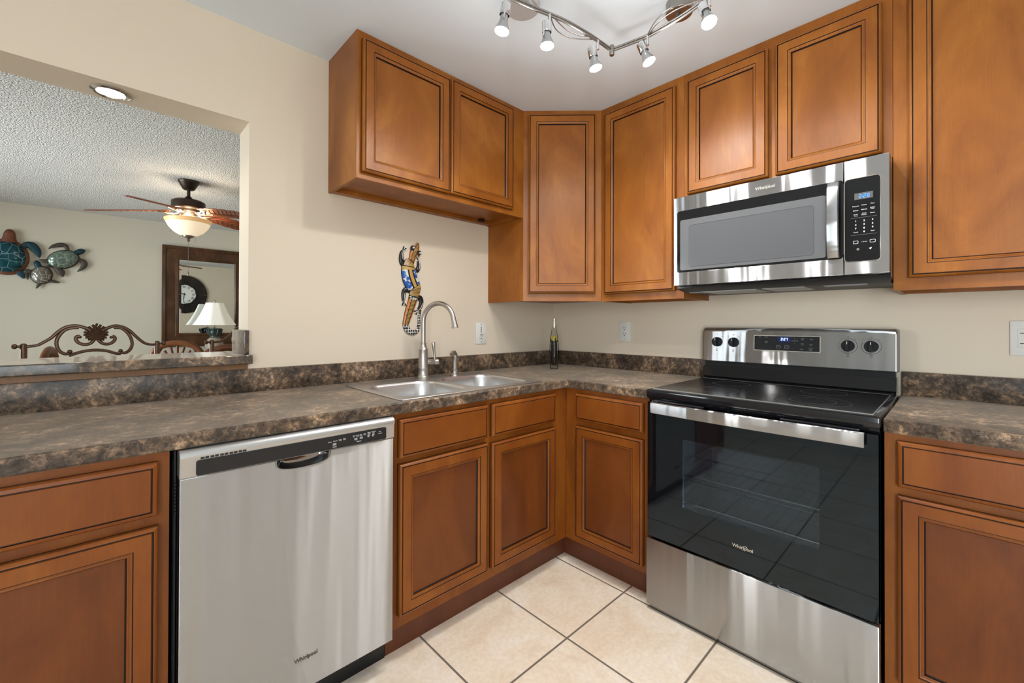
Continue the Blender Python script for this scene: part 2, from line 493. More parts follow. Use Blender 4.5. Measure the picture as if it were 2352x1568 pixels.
class MB:
    def __init__(s, fr=WORLD):
        s.v, s.f, s.m, s.fr = [], [], [], fr

    def add(s, vs, fs, mi=0, fr=None):
        fr = fr or s.fr
        k = len(s.v)
        s.v += [fr(*p) for p in vs]
        for i, f in enumerate(fs):
            s.f.append([k + j for j in f])
            s.m.append(mi[i] if isinstance(mi, list) else mi)
        return s

    def raw(s, vs, fs, mi=0):
        k = len(s.v)
        s.v += [Vector(p) for p in vs]
        for f in fs:
            s.f.append([k + j for j in f])
            s.m.append(mi)
        return s

    def box(s, a, b, mi=0, bev=0.0, seg=2):
        lo = [min(p, q) for p, q in zip(a, b)]
        hi = [max(p, q) for p, q in zip(a, b)]
        if bev <= 0:
            v = [(x, y, z) for x in (lo[0], hi[0]) for y in (lo[1], hi[1]) for z in (lo[2], hi[2])]
            f = [(0, 1, 3, 2), (4, 6, 7, 5), (0, 4, 5, 1), (2, 3, 7, 6), (0, 2, 6, 4), (1, 5, 7, 3)]
            return s.add(v, f, mi)
        bm = bmesh.new()
        bmesh.ops.create_cube(bm, size=1)
        for p in bm.verts:
            for i in range(3):
                p.co[i] = lo[i] if p.co[i] < 0 else hi[i]
        bmesh.ops.bevel(bm, geom=list(bm.edges), offset=bev, segments=seg, affect='EDGES', profile=0.5)
        bm.verts.index_update()
        s.add([tuple(p.co) for p in bm.verts], [[q.index for q in f.verts] for f in bm.faces], mi)
        bm.free()
        return s

    def rings(s, a0, a1, b0, b1, c0, prof, cap=None):
        """nested rectangles: prof = [(inset, height, material of the strip leading to it)]"""
        vs, fs, ms = [], [], []
        for (i, h, mi) in prof:
            k = len(vs)
            vs += [(a0 + i, b0 + i, c0 + h), (a1 - i, b0 + i, c0 + h), (a1 - i, b1 - i, c0 + h), (a0 + i, b1 - i, c0 + h)]
            if k:
                for j in range(4):
                    q = (j + 1) % 4
                    fs.append((k - 4 + j, k - 4 + q, k + q, k + j))
                    ms.append(mi)
        if cap is not None:
            k = len(vs)
            fs.append((k - 4, k - 3, k - 2, k - 1))
            ms.append(cap)
        return s.add(vs, fs, ms)

    def loft(s, loops, mi=0, cap0=True, cap1=True, closed=True):
        n = len(loops[0])
        vs = [p for l in loops for p in l]
        fs, ms = [], []
        for i in range(len(loops) - 1):
            for j in range(n if closed else n - 1):
                q = (j + 1) % n
                fs.append((i * n + j, i * n + q, (i + 1) * n + q, (i + 1) * n + j))
                ms.append(mi[i] if isinstance(mi, list) else mi)
        if cap0:
            fs.append(tuple(range(n - 1, -1, -1)))
            ms.append(mi[0] if isinstance(mi, list) else mi)
        if cap1:
            k = (len(loops) - 1) * n
            fs.append(tuple(range(k, k + n)))
            ms.append(mi[-1] if isinstance(mi, list) else mi)
        return s.add(vs, fs, ms)

    def tube(s, pts, r, mi=0, n=10, closed=False, flat=1.0, upv=None):
        P = [s.fr(*p) for p in pts]
        m = len(P)
        R = r if isinstance(r, (list, tuple)) else [r] * m
        T = []
        for i in range(m):
            a = P[i - 1] if (i > 0 or closed) else P[i]
            b = P[(i + 1) % m] if (i < m - 1 or closed) else P[i]
            d = (b - a)
            T.append(d.normalized() if d.length > 1e-9 else Vector((0, 0, 1)))
        up = Vector(upv) if upv else (Vector((0, 0, 1)) if abs(T[0].z) < 0.9 else Vector((1, 0, 0)))
        x = T[0].cross(up).normalized()
        loops = []
        for i in range(m):
            if upv:
                x = T[i].cross(up).normalized()
            else:
                x = (x - T[i] * x.dot(T[i])).normalized()
            y = T[i].cross(x)
            loops.append([P[i] + x * (R[i] * math.cos(2 * PI * k / n)) + y * (R[i] * flat * math.sin(2 * PI * k / n)) for k in range(n)])
        if closed:
            loops.append(loops[0])
        vs = [p for l in loops for p in l]
        fs = []
        for i in range(len(loops) - 1):
            for j in range(n):
                q = (j + 1) % n
                fs.append((i * n + j, i * n + q, (i + 1) * n + q, (i + 1) * n + j))
        if not closed:
            fs.append(tuple(range(n - 1, -1, -1)))
            k = (m - 1) * n
            fs.append(tuple(range(k, k + n)))
        return s.raw(vs, fs, mi)

    def lathe(s, prof, o, ax=(0, 0, 1), n=32, mi=0, sx=1.0, xdir=None, caps=True):
        """prof = [(radius, height along ax)]; o and ax in world space"""
        ax = Vector(ax).normalized()
        o = Vector(o)
        x = Vector(xdir) if xdir else (Vector((1, 0, 0)) if abs(ax.x) < 0.9 else Vector((0, 1, 0)))
        x = (x - ax * x.dot(ax)).normalized()
        y = ax.cross(x)
        vs = []
        for (r, h) in prof:
            for k in range(n):
                t = 2 * PI * k / n
                vs.append(o + ax * h + x * (r * sx * math.cos(t)) + y * (r * math.sin(t)))
        fs, k0 = [], len(s.v)
        s.v += vs
        for i in range(len(prof) - 1):
            mm = mi[i] if isinstance(mi, list) else mi
            for j in range(n):
                q = (j + 1) % n
                s.f.append([k0 + i * n + j, k0 + i * n + q, k0 + (i + 1) * n + q, k0 + (i + 1) * n + j])
                s.m.append(mm)
        m0 = mi[0] if isinstance(mi, list) else mi
        m1 = mi[-1] if isinstance(mi, list) else mi
        if caps and prof[0][0] > 1e-6:
            s.f.append([k0 + j for j in range(n - 1, -1, -1)])
            s.m.append(m0)
        if caps and prof[-1][0] > 1e-6:
            s.f.append([k0 + (len(prof) - 1) * n + j for j in range(n)])
            s.m.append(m1)
        return s

    def plate(s, outer, holes, c0, c1, mi=0, side=None):
        """flat plate with holes, polygons in (a, b), thickness c0..c1"""
        bm = bmesh.new()
        es = []
        loops = [outer] + list(holes)
        for lp in loops:
            vs = [bm.verts.new((p[0], p[1], 0)) for p in lp]
            for i in range(len(vs)):
                es.append(bm.edges.new((vs[i], vs[(i + 1) % len(vs)])))
        bmesh.ops.triangle_fill(bm, use_beauty=True, use_dissolve=False, edges=es, normal=(0, 0, 1))
        bm.verts.index_update()
        V = [(p.co.x, p.co.y) for p in bm.verts]
        F = []
        for f in bm.faces:
            ix = [q.index for q in f.verts]
            ar = sum(V[ix[i]][0] * V[ix[(i + 1) % 3]][1] - V[ix[(i + 1) % 3]][0] * V[ix[i]][1] for i in range(3))
            F.append(ix if ar > 0 else ix[::-1])
        bm.free()
        s.add([(x, y, c1) for x, y in V], F, mi)
        s.add([(x, y, c0) for x, y in V], [f[::-1] for f in F], mi)
        for lp in loops:
            n = len(lp)
            s.add([(x, y, c0) for x, y in lp] + [(x, y, c1) for x, y in lp], [(i, (i + 1) % n, n + (i + 1) % n, n + i) for i in range(n)], mi if side is None else side)
        return s

    def prism(s, poly, c0, c1, mi=0):
        return s.plate(poly, [], c0, c1, mi)

    def relief(s, pts, h=0.6, c0=0.0, k=8, mi=0, cmin=0.003):
        """a domed ribbon lying on the face: pts = [(a, b, half width)]; mi may be a function (i, j) -> material"""
        m = len(pts)
        loops = []
        for i in range(m):
            a = Vector(pts[max(i - 1, 0)][:2])
            b = Vector(pts[min(i + 1, m - 1)][:2])
            t = (b - a).normalized()
            p = Vector((-t.y, t.x))
            w = pts[i][2]
            lp = []
            for j in range(k + 1):
                th = PI * j / k
                q = Vector(pts[i][:2]) + p * (w * math.cos(th))
                lp.append((q.x, q.y, c0 + cmin + h * w * math.sin(th)))
            lp.append((*(Vector(pts[i][:2]) - p * w), c0))
            lp.append((*(Vector(pts[i][:2]) + p * w), c0))
            loops.append(lp)
        n = k + 3
        vs = [tuple(p) for l in loops for p in l]
        fs, ms = [], []
        for i in range(m - 1):
            for j in range(n):
                q = (j + 1) % n
                fs.append((i * n + j, (i + 1) * n + j, (i + 1) * n + q, i * n + q))
                ms.append(mi(i, j) if callable(mi) else mi)
        fs.append(tuple(range(n)))
        ms.append(mi(0, 0) if callable(mi) else mi)
        fs.append(tuple(range((m - 1) * n + n - 1, (m - 1) * n - 1, -1)))
        ms.append(mi(m - 2, 0) if callable(mi) else mi)
        return s.add(vs, fs, ms)

    def dome(s, ca, cb, ra, rb, ang, h, c0=0.0, n=36, rings=8, mi=0, lip=0.004):
        vs, fs = [], []
        ca_, sa_ = math.cos(ang), math.sin(ang)

        def pt(r, t):
            x, y = ra * r * math.cos(t), rb * r * math.sin(t)
            return ca + x * ca_ - y * sa_, cb + x * sa_ + y * ca_
        for t in range(n):
            vs.append((*pt(1, 2 * PI * t / n), c0))
        for i in range(rings):
            ph = (PI / 2) * i / rings
            for t in range(n):
                vs.append((*pt(math.cos(ph), 2 * PI * t / n), c0 + lip + h * math.sin(ph)))
        vs.append((ca, cb, c0 + lip + h))
        for i in range(rings):
            for t in range(n):
                q = (t + 1) % n
                fs.append((i * n + t, i * n + q, (i + 1) * n + q, (i + 1) * n + t))
        k = rings * n
        for t in range(n):
            fs.append((k + t, k + (t + 1) % n, k + n))
        fs.append(tuple(range(n - 1, -1, -1)))
        return s.add(vs, fs, mi)

    def text(s, body, size, a, b, c, mi=0, align='CENTER', ext=0.0004, sx=1.0, bold=0.0):
        cu = bpy.data.curves.new('txt', 'FONT')
        cu.body = body
        cu.size = size
        cu.align_x = align
        cu.align_y = 'CENTER'
        cu.extrude = ext
        cu.offset = bold
        cu.resolution_u = 3
        o = bpy.data.objects.new('txt', cu)
        me = o.to_mesh()
        V = [(a + p.co.x * sx, b + p.co.y, c + p.co.z + ext) for p in me.vertices]
        F = [list(p.vertices) for p in me.polygons]
        o.to_mesh_clear()
        bpy.data.objects.remove(o)
        bpy.data.curves.remove(cu)
        return s.add(V, F, mi)


def link_mesh(mb, name, mats, parent=None, ang=32, world=None):
    me = bpy.data.meshes.new(name)
    me.from_pydata([tuple(p) for p in mb.v], [], mb.f)
    if not isinstance(mats, (list, tuple)):
        mats = [mats]
    for m in mats:
        me.materials.append(m)
    for p, mi in zip(me.polygons, mb.m):
        p.material_index = mi
    bm = bmesh.new()
    bm.from_mesh(me)
    bmesh.ops.remove_doubles(bm, verts=bm.verts, dist=1e-6)
    bmesh.ops.recalc_face_normals(bm, faces=bm.faces)
    lim = math.radians(ang)
    for f in bm.faces:
        f.smooth = True
    for e in bm.edges:
        e.smooth = len(e.link_faces) == 2 and e.calc_face_angle(0) < lim
    bm.to_mesh(me)
    bm.free()
    o = bpy.data.objects.new(name, me)
    COL.objects.link(o)
    if parent is not None:
        o.parent = parent
        o.matrix_parent_inverse = WM.get(parent.name, Matrix.Identity(4)).inverted()
    return o


WM = {}
part = link_mesh


def tag(o, label, cat, group=None):
    o['label'] = label
    o['category'] = cat
    if group:
        o['group'] = group
    return o


def thing(name, label, cat, loc=(0, 0, 0), group=None):
    o = bpy.data.objects.new(name, None)
    o.empty_display_size = 0.05
    COL.objects.link(o)
    o.location = loc
    WM[o.name] = Matrix.Translation(loc)
    return tag(o, label, cat, group)


def solo(mb, name, mats, label, cat, group=None, ang=32):
    return tag(link_mesh(mb, name, mats, None, ang), label, cat, group)


def struct(mb, name, mats, ang=32):
    o = link_mesh(mb, name, mats, None, ang)
    o['kind'] = 'structure'
    return o


def bevel(o, w, seg=3):
    b = o.modifiers.new('bevel', 'BEVEL')
    b.width = w
    b.segments = seg
    b.limit_method = 'ANGLE'
    b.angle_limit = math.radians(50)
    b.harden_normals = False
    return o


def copy_thing(root, loc, rotz=0.0, label=None):
    def cp(o, p):
        c = o.copy()
        COL.objects.link(c)
        if p is not None:
            c.parent = p
            c.matrix_parent_inverse = o.matrix_parent_inverse.copy()
        for ch in o.children:
            cp(ch, c)
        return c
    r = cp(root, None)
    r.location = loc
    r.rotation_euler = (0, 0, rotz)
    if label:
        r['label'] = label
    return r


def rrect(a0, a1, b0, b1, r, n=5):
    out = []
    for cx, cy, t0 in ((a1 - r, b0 + r, -PI / 2), (a1 - r, b1 - r, 0), (a0 + r, b1 - r, PI / 2), (a0 + r, b0 + r, PI)):
        for i in range(n + 1):
            t = t0 + PI / 2 * i / n
            out.append((cx + r * math.cos(t), cy + r * math.sin(t)))
    return out


# ------------------------------------------------------------------ the setting
KC = 2.384
DC = 2.44
XB, YF = -4.0, -3.7
m = MB()
m.box((XB, YF, -0.1), (0.15, 0.165, 0))
struct(m, 'floor', M_TILE)
m = MB()
m.box((-5.4, 0.165, -0.1), (0.9, FARY + 0.15, 0))
struct(m, 'floor_dining', M_CARPET)
m = MB()
m.box((XB - 0.15, YF - 0.15, KC), (0.15, 0.0, 2.62))
struct(m, 'ceiling', M_CEIL)
m = MB()
m.box((-5.4, 0.165, DC), (0.9, FARY + 0.15, 2.62))
struct(m, 'ceiling_dining', M_POP)
# wall with the sink and the pass-through
m = MB()
XO, ZO = -1.887, 2.003
m.box((XO, 0, 0), (0.15, 0.165, 2.62))
m.box((-3.3, 0, ZO), (XO, 0.165, 2.62))
m.box((-3.3, 0, 0), (XO, 0.165, 1.004))
m.box((-5.4, 0, 0), (-3.3, 0.165, 2.62))
struct(m, 'wall_left', M_WALL)
m = MB()
m.box((0, YF, 0), (0.15, 0, 2.62))
struct(m, 'wall_right', M_WALL)
# unseen kitchen walls behind the camera; window openings added for fill light and steel streaks
KW = (-3.85, -2.45, 0.7, 2.2)
m = MB()
m.box((XB - 0.15, YF - 0.15, 0), (KW[0], YF, 2.62))
m.box((KW[1], YF - 0.15, 0), (-1.85, YF, 2.62))
m.box((-.30, YF - 0.15, 0), (0.15, YF, 2.62))
m.box((-1.85, YF - 0.15, 0), (-.30, YF, .2))
m.box((-1.85, YF - 0.15, 2.2), (-.30, YF, 2.62))
m.box((KW[0], YF - 0.15, 0), (KW[1], YF, KW[2]))
m.box((KW[0], YF - 0.15, KW[3]), (KW[1], YF, 2.62))
struct(m, 'wall_front', M_WALL)
m = MB()
m.box((XB - 0.15, YF, 0), (XB, -3.65, 2.62))
m.box((XB - 0.15, -2.75, 0), (XB, 0, 2.62))
m.box((XB - 0.15, -3.65, 2.25), (XB, -2.75, 2.62))
struct(m, 'wall_back', M_WALLB)


def window(name, fr, a0, a1, b0, b1, bars):
    m = MB(fr)
    w = 0.05
    m.box((a0, b0, -0.1), (a0 + w, b1, 0.01))
    m.box((a1 - w, b0, -0.1), (a1, b1, 0.01))
    m.box((a0 + w, b0, -0.1), (a1 - w, b0 + w, 0.01))
    m.box((a0 + w, b1 - w, -0.1), (a1 - w, b1, 0.01))
    for t in bars:
        x = a0 + (a1 - a0) * t
        m.box((x - 0.025, b0 + w, -0.08), (x + 0.025, b1 - w, -0.01))
    o = struct(m, name, M_WHITE2)
    g = MB(fr)
    g.box((a0 + w, b0 + w, -0.06), (a1 - w, b1 - w, -0.054))
    part(g, 'pane', M_PANE, o)
    return o


window('fill_window_1', Frame((0, YF, 0), (-1, 0, 0), (0, 1, 0)), -KW[1], -KW[0], KW[2], KW[3], (0.5,))  # unseen window, added for kitchen fill light
window('fill_window_2', Frame((XB, 0, 0), (0, 1, 0), (1, 0, 0)), -3.65, -2.75, 0.02, 2.25, (0.5,))  # unseen side window, added and placed to fill the stove side
w4 = window('streak_window', Frame((0, YF, 0), (-1, 0, 0), (0, 1, 0)), .30, 1.85, .2, 2.2, (0.5,))  # added out of view, so its slits reflect as streaks in the dishwasher
xg = [.35, .47, .51, .66, .69, .86, .915, 1.07, 1.10, 1.25, 1.30, 1.43, 1.46, 1.60, 1.65, 1.72, 1.745, 1.80]
for k in range(0, len(xg), 2):
    m = MB(Frame((0, YF, 0), (-1, 0, 0), (0, 1, 0)))
    m.box((xg[k], .25, .02), (xg[k + 1], 2.15, .023))
    part(m, 'streak_slat', M_WHITE2, w4)  # added slats; the gaps between them shape the steel streaks
# dining room
m = MB()
m.box((-5.4, FARY, 0), (0.9, FARY + 0.15, 2.62))
struct(m, 'wall_far', M_WALLD)
m = MB()
m.box((0.75, 0.165, 0), (0.9, FARY, 2.62))
struct(m, 'wall_dining_right', M_WALLD)
m = MB()
m.box((-5.4, 0.165, 0), (-5.2, 1.1, 2.62))
m.box((-5.4, 4.1, 0), (-5.2, FARY, 2.62))
m.box((-5.4, 1.1, 2.2), (-5.2, 4.1, 2.62))
struct(m, 'wall_dining_left', M_WALLD)
window('window_3', Frame((-5.2, 0, 0), (0, 1, 0), (1, 0, 0)), 1.1, 4.1, 0.02, 2.2, (0.5,))
m = MB()
m.box((-3.3, -0.02, 1.0035), (-1.893, 0.0, 1.0235))
struct(m, 'trim_1', M_STRIP)

# ------------------------------------------------------------------ cabinets
D, G = 0, 1   # material slots: wood, dark glaze and painted gap shade
_DOOR = [(0, 0, 1), (0, .0050, 1), (0, .0135, 0), (.0025, .0165, 0), (.0075, .0190, 0), (.0090, .0172, 1), (.0112, .0172, 1), (.0120, .0200, 0), (.0440, .0200, 0),  # dark outer base ring paints the shadow gap; inner dark lines are glaze
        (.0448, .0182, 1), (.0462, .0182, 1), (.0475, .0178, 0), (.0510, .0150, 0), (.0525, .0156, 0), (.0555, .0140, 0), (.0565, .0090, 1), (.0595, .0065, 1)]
_DRAW = [(0, 0, 1), (0, .0050, 1), (0, .0120, 0), (.003, .0160, 0), (.0105, .0185, 0), (.0115, .0165, 1), (.0135, .0165, 1), (.0145, .0195, 0)]  # dark base ring is painted gap shade here too


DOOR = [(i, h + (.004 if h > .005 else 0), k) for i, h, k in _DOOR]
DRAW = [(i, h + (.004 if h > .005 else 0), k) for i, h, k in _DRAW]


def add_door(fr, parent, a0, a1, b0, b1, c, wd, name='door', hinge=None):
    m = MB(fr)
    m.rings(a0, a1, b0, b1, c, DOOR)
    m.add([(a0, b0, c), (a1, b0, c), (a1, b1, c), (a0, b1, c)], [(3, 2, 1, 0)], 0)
    o = part(m, name, [wd, M_GLAZE_GAP], parent, 25)
    i = .0585
    m = MB(fr)
    m.box((a0 + i, b0 + i, c + .0050), (a1 - i, b1 - i, c + .0108))
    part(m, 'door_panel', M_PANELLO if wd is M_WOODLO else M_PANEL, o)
    return o


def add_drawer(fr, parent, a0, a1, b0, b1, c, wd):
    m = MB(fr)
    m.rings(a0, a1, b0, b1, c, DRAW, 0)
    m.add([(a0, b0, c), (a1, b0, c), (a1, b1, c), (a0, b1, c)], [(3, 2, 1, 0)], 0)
    return part(m, 'drawer_front', [wd, M_GLAZE_GAP], parent, 25)


def face(fr, parent, a0, a1, b0, b1, cf, opens, wd):
    """face frame plate with openings, front at cf"""
    m = MB(fr)
    m.plate([(a0, b0), (a1, b0), (a1, b1), (a0, b1)], [[(p, r), (p, s), (q, s), (q, r)] for p, q, r, s in opens], cf - .019, cf, 0)
    return part(m, 'face_frame', wd, parent)


ZC = 0.868   # top of base cabinets
CF = 0.616   # base face


def base_cabinet(fr, a0, a1, label, doors, drawers, toe0=None, toe1=None):
    c = fr((a0 + a1) / 2, 0, 0.31)
    t = thing('base_cabinet', label, 'cabinet', c)
    m = MB(fr)
    w = .016
    m.box((a0, .105, .003), (a0 + w, ZC, CF - .019))
    m.box((a1 - w, .105, .003), (a1, ZC, CF - .019))
    m.box((a0 + w, .105, .003), (a1 - w, .12, CF - .019))
    m.box((a0 + w, .12, .003), (a1 - w, ZC, .012))
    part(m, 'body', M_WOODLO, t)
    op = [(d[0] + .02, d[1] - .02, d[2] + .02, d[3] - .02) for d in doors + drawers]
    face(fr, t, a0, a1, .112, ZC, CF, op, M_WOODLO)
    m = MB(fr)
    m.box((a0 if toe0 is None else toe0, 0, .1), (a1 if toe1 is None else toe1, .112, CF - .045))
    part(m, 'toe_kick', M_TOE, t)
    for d in doors:
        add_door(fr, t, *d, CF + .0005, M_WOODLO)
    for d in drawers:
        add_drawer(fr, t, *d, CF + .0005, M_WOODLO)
    return t


base_cabinet(SINKW, -1.577, -0.617, 'two-door wooden base cabinet under the sink', [(-1.557, -1.150, .158, .690), (-1.127, -.721, .158, .684)],
             [(-1.557, -1.151, .712, .848), (-1.127, -.721, .712, .848)], toe1=-.572)
base_cabinet(SINKW, -2.79, -2.187, 'wooden base cabinet beside the dishwasher, below the raised bar top', [(-2.77, -2.210, .158, .690)], [(-2.77, -2.210, .717, .846)])
base_cabinet(STOVEW, 0.617, 1.072, 'narrow single-door wooden base cabinet between the corner and the stove', [(.689, 1.050, .145, .688)], [(.689, 1.050, .718, .846)], toe0=.57)
base_cabinet(STOVEW, 1.834, 2.46, 'wooden base cabinet beside the stove, under the short worktop', [(1.864, 2.43, .145, .690)], [(1.864, 2.43, .716, .848)])

UF = 0.3015


def upper_cabinet(fr, a0, a1, z0, label, doors, opens=None):
    t = thing('wall_cabinet', label, 'cabinet', fr((a0 + a1) / 2, z0, 0.15))
    m = MB(fr)
    w = .014
    z1 = KC - .001
    m.box((a0, z0, .002), (a0 + w, z1, UF - .019))
    m.box((a1 - w, z0, .002), (a1, z1, UF - .019))
    m.box((a0 + w, z0 + .018, .002), (a1 - w, z0 + .032, UF - .019))
    m.box((a0 + w, z1 - .014, .002), (a1 - w, z1, UF - .019))
    m.box((a0 + w, z0 + .032, .002), (a1 - w, z1 - .014, .010))
    m.box((a0 + w, z0 + .002, .002), (a1 - w, z0 + .018, .040))
    part(m, 'body', M_WOOD, t)
    op = [(d[0] + .02, d[1] - .02, d[2] + .02, d[3] - .02) for d in doors]
    face(fr, t, a0, a1, z0, z1, UF, op, M_WOOD)
    for d in doors:
        add_door(fr, t, *d, UF + .0005, M_WOOD)
    return t


ul = upper_cabinet(SINKW, -1.573, -.612, 1.780, 'short two-door wooden wall cabinet above the sink', [(-1.554, -1.124, 1.806, 2.350), (-1.117, -.706, 1.808, 2.356)])
upper_cabinet(STOVEW, .613, 1.0805, 1.312, 'tall single-door wooden wall cabinet between the corner cabinet and the microwave', [(.640, 1.043, 1.350, 2.344)])
upper_cabinet(STOVEW, 1.082, 1.8295, 1.779, 'short two-door wooden wall cabinet above the microwave', [(1.103, 1.443, 1.802, 2.338), (1.470, 1.802, 1.800, 2.338)])
upper_cabinet(STOVEW, 1.831, 2.46, 1.308, 'tall wooden wall cabinet beside the microwave, cut off by the photo edge', [(1.872, 2.42, 1.350, 2.340)])
# small hinge clip under the cabinet above the sink
m = MB(SINKW)
m.box((-.735, 1.783, .05), (-.70, 1.797, .075), bev=.003)
m.box((-.725, 1.778, .055), (-.712, 1.79, .07), bev=.002)
part(m, 'clip', M_BRONZE, ul)

# diagonal corner cabinet
t = thing('wall_cabinet', 'tall diagonal corner wall cabinet with one narrow wooden door', 'cabinet', (-.3, -.3, 1.318))
m = MB()
z1 = KC - .001
m.prism([(-.611, -.001), (-.611, -.2746), (-.2746, -.611), (-.001, -.611), (-.001, -.001)], 1.332, z1)
m.prism([(-.611, -.001), (-.611, -.2746), (-.597, -.2746), (-.597, -.001)], 1.314, 1.332)
m.prism([(-.2746, -.611), (-.001, -.611), (-.001, -.597), (-.2746, -.597)], 1.314, 1.332)
part(m, 'body', M_WOOD, t)
m = MB()
m.prism([(-.611, -.275), (-.611, -.3015), (-.3015, -.611), (-.275, -.611)], 1.314, z1)
part(m, 'face_frame', M_WOOD, t)
DIAG = Frame((-.611, -.3015, 0), (.70711, -.70711, 0), (-.70711, -.70711, 0))
add_door(DIAG, t, .028, .403, 1.355, 2.356, .001, M_WOOD)

# ------------------------------------------------------------------ worktops
CT = 0.909
CD = 0.634
t = thing('countertop', 'long brown granite-look worktop running around the corner with the sink', 'countertop', (-1.2, -.3, ZC))
m = MB()
m.plate([(-2.85, -.001), (-2.85, -CD), (-CD, -CD), (-CD, -1.0735), (-.001, -1.0735), (-.001, -.001)],
        [[(-1.527, -.597), (-1.527, -.113), (-.793, -.113), (-.793, -.597)]], ZC + .0005, CT)
bevel(part(m, 'worktop', M_GRAN, t), .005)
m = MB()
m.box((-2.85, -.021, CT), (-.001, -.001, 1.003), bev=.003)
part(m, 'backsplash', M_GRAN, t)
m = MB()
m.box((-.021, -1.0735, CT), (-.001, -.0215, 1.003), bev=.003)
part(m, 'backsplash', M_GRAN, t)
t = thing('countertop', 'short brown granite-look worktop beside the stove', 'countertop', (-.3, -2.1, ZC))
m = MB()
m.box((-CD, -2.48, ZC + .0005), (-.001, -1.833, CT), bev=.004)
part(m, 'worktop', M_GRAN, t)
m = MB()
m.box((-.021, -2.48, CT), (-.001, -1.835, 1.003), bev=.003)
part(m, 'backsplash', M_GRAN, t)
t = thing('bar_counter', 'raised glossy granite-look bar top in the pass-through opening', 'counter', (-2.5, .1, 1.024))
m = MB()
m.plate([(-3.298, -.047), (-1.879, -.047), (-1.879, -.0015), (-1.889, -.0015), (-1.889, .28), (-3.298, .28)], [], 1.0245, 1.0600)
bevel(part(m, 'bar_top', M_GRANB, t), .004)
m = MB()
m.box((-1.905, -.028, 1.0602), (-1.8885, .20, 1.158), bev=.002)
part(m, 'side_splash', M_GRANB, t)

# ------------------------------------------------------------------ sink
t = thing('sink', 'double-bowl stainless steel drop-in sink set in the worktop', 'sink', (-1.16, -.35, .9))
B1 = (-1.508, -1.178, -.572, -.215)
B2 = (-1.138, -.815, -.565, -.205)
m = MB()
m.plate(rrect(-1.54, -.78, -.61, -.10, .028), [rrect(*B1, .075, 8)[::-1], rrect(*B2, .075, 8)[::-1]], CT + .0003, CT + .0045)
bevel(part(m, 'rim', M_SINK, t), .0025, 2)
for B in (B1, B2):
    m = MB()
    loops = []
    for i, (ins, z, r) in enumerate(((-.004, CT + .004, .079), (.0, CT + .0025, .075), (.004, CT - .006, .073), (.010, CT - .06, .075), (.018, CT - .135, .075), (.035, CT - .165, .07), (.07, CT - .178, .06), (.12, CT - .182, .03))):
        loops.append([(x, y, z) for x, y in rrect(B[0] + ins, B[1] - ins, B[2] + ins, B[3] - ins, r, 8)])
    m.loft(loops, 0, cap0=False)
    b = part(m, 'basin', M_SINK, t, 60)
    m = MB()
    cx, cy = (B[0] + B[1]) / 2, (B[2] + B[3]) / 2
    m.lathe([(.04, CT - .1815), (.04, CT - .179), (.032, CT - .1795), (.03, CT - .186), (.0, CT - .186)], (cx, cy, 0), mi=0)
    part(m, 'drain', M_CHROME, b)

# faucet
FX, FY = -1.146, -.125
t = thing('faucet', 'tall brushed nickel gooseneck faucet behind the sink', 'faucet', (FX, FY, CT))
z0 = CT + .0046
m = MB()
m.lathe([(.030, z0), (.031, z0 + .006), (.027, z0 + .012), (.0255, z0 + .045), (.0265, z0 + .048), (.0265, z0 + .052), (.0245, z0 + .056), (.0225, z0 + .135), (.0235, z0 + .139), (.0235, z0 + .144),
         (.019, z0 + .150), (.0155, z0 + .168), (.0165, z0 + .171), (.0165, z0 + .175), (.012, z0 + .177)], (FX, FY, 0), n=28)
part(m, 'base', M_NICKEL, t)
m = MB()
R = .090
dx, dy = .068, -.175
L_ = math.hypot(dx, dy)
dx, dy = dx / L_, dy / L_
zt = 1.197
pts = [(FX, FY, z0 + .17), (FX, FY, 1.14), (FX, FY, zt)]
for i in range(1, 15):
    th = PI * i / 15.5
    q = R - R * math.cos(th)
    pts.append((FX + dx * q, FY + dy * q, zt + R * math.sin(th)))
q = R - R * math.cos(PI * 14 / 15.5)
pts.append((FX + dx * (q + .007), FY + dy * (q + .007), 1.196))
m.tube(pts, .0118, n=16)
part(m, 'spout', M_NICKEL, t)
m = MB()
e = Vector((FX + dx * (q + .007), FY + dy * (q + .007), 1.200))
m.lathe([(.0122, 0), (.0135, -.008), (.0145, -.022), (.0165, -.030), (.0168, -.034), (.012, -.034)], e, (-dx * .15, -dy * .15, 1))
part(m, 'spray_head', M_NICKEL, t)
m = MB()
hz = z0 + .078
m.lathe([(.0145, .015), (.0145, .052), (.0135, .054), (.0135, .057), (.0155, .058), (.0155, .078), (.012, .083), (.0, .084)], (FX, FY, hz), (.98, -.2, 0), n=20)
hx = Vector((FX, FY, hz)) + Vector((.98, -.2, 0)) * .062
m.tube([hx + Vector((0, 0, .008)), hx + Vector((-.002, 0, .04)), hx + Vector((-.006, 0, .07)), hx + Vector((-.009, 0, .095)), hx + Vector((-.010, 0, .100))], [.0055, .0058, .0075, .0105, .009], n=14)
part(m, 'lever', M_NICKEL, t)
# side sprayer
PX, PY = -.966, -.146
t = thing('side_sprayer', 'short brushed nickel side sprayer standing beside the faucet', 'sprayer', (PX, PY, CT))
m = MB()
m.lathe([(.023, z0), (.022, z0 + .006), (.016, z0 + .012), (.0145, z0 + .030), (.016, z0 + .034), (.012, z0 + .036)], (PX, PY, 0), n=24)
part(m, 'base', M_NICKEL, t)
m = MB()
m.tube([(PX, PY, z0 + .034), (PX, PY, z0 + .075), (PX + .001, PY - .001, z0 + .092), (PX - .004, PY - .006, z0 + .110), (PX - .016, PY - .014, z0 + .122), (PX - .030, PY - .022, z0 + .121), (PX - .038, PY - .027, z0 + .112)],
       [.0118, .0125, .0150, .0145, .0128, .0118, .0125], n=16)
part(m, 'head', M_NICKEL, t)

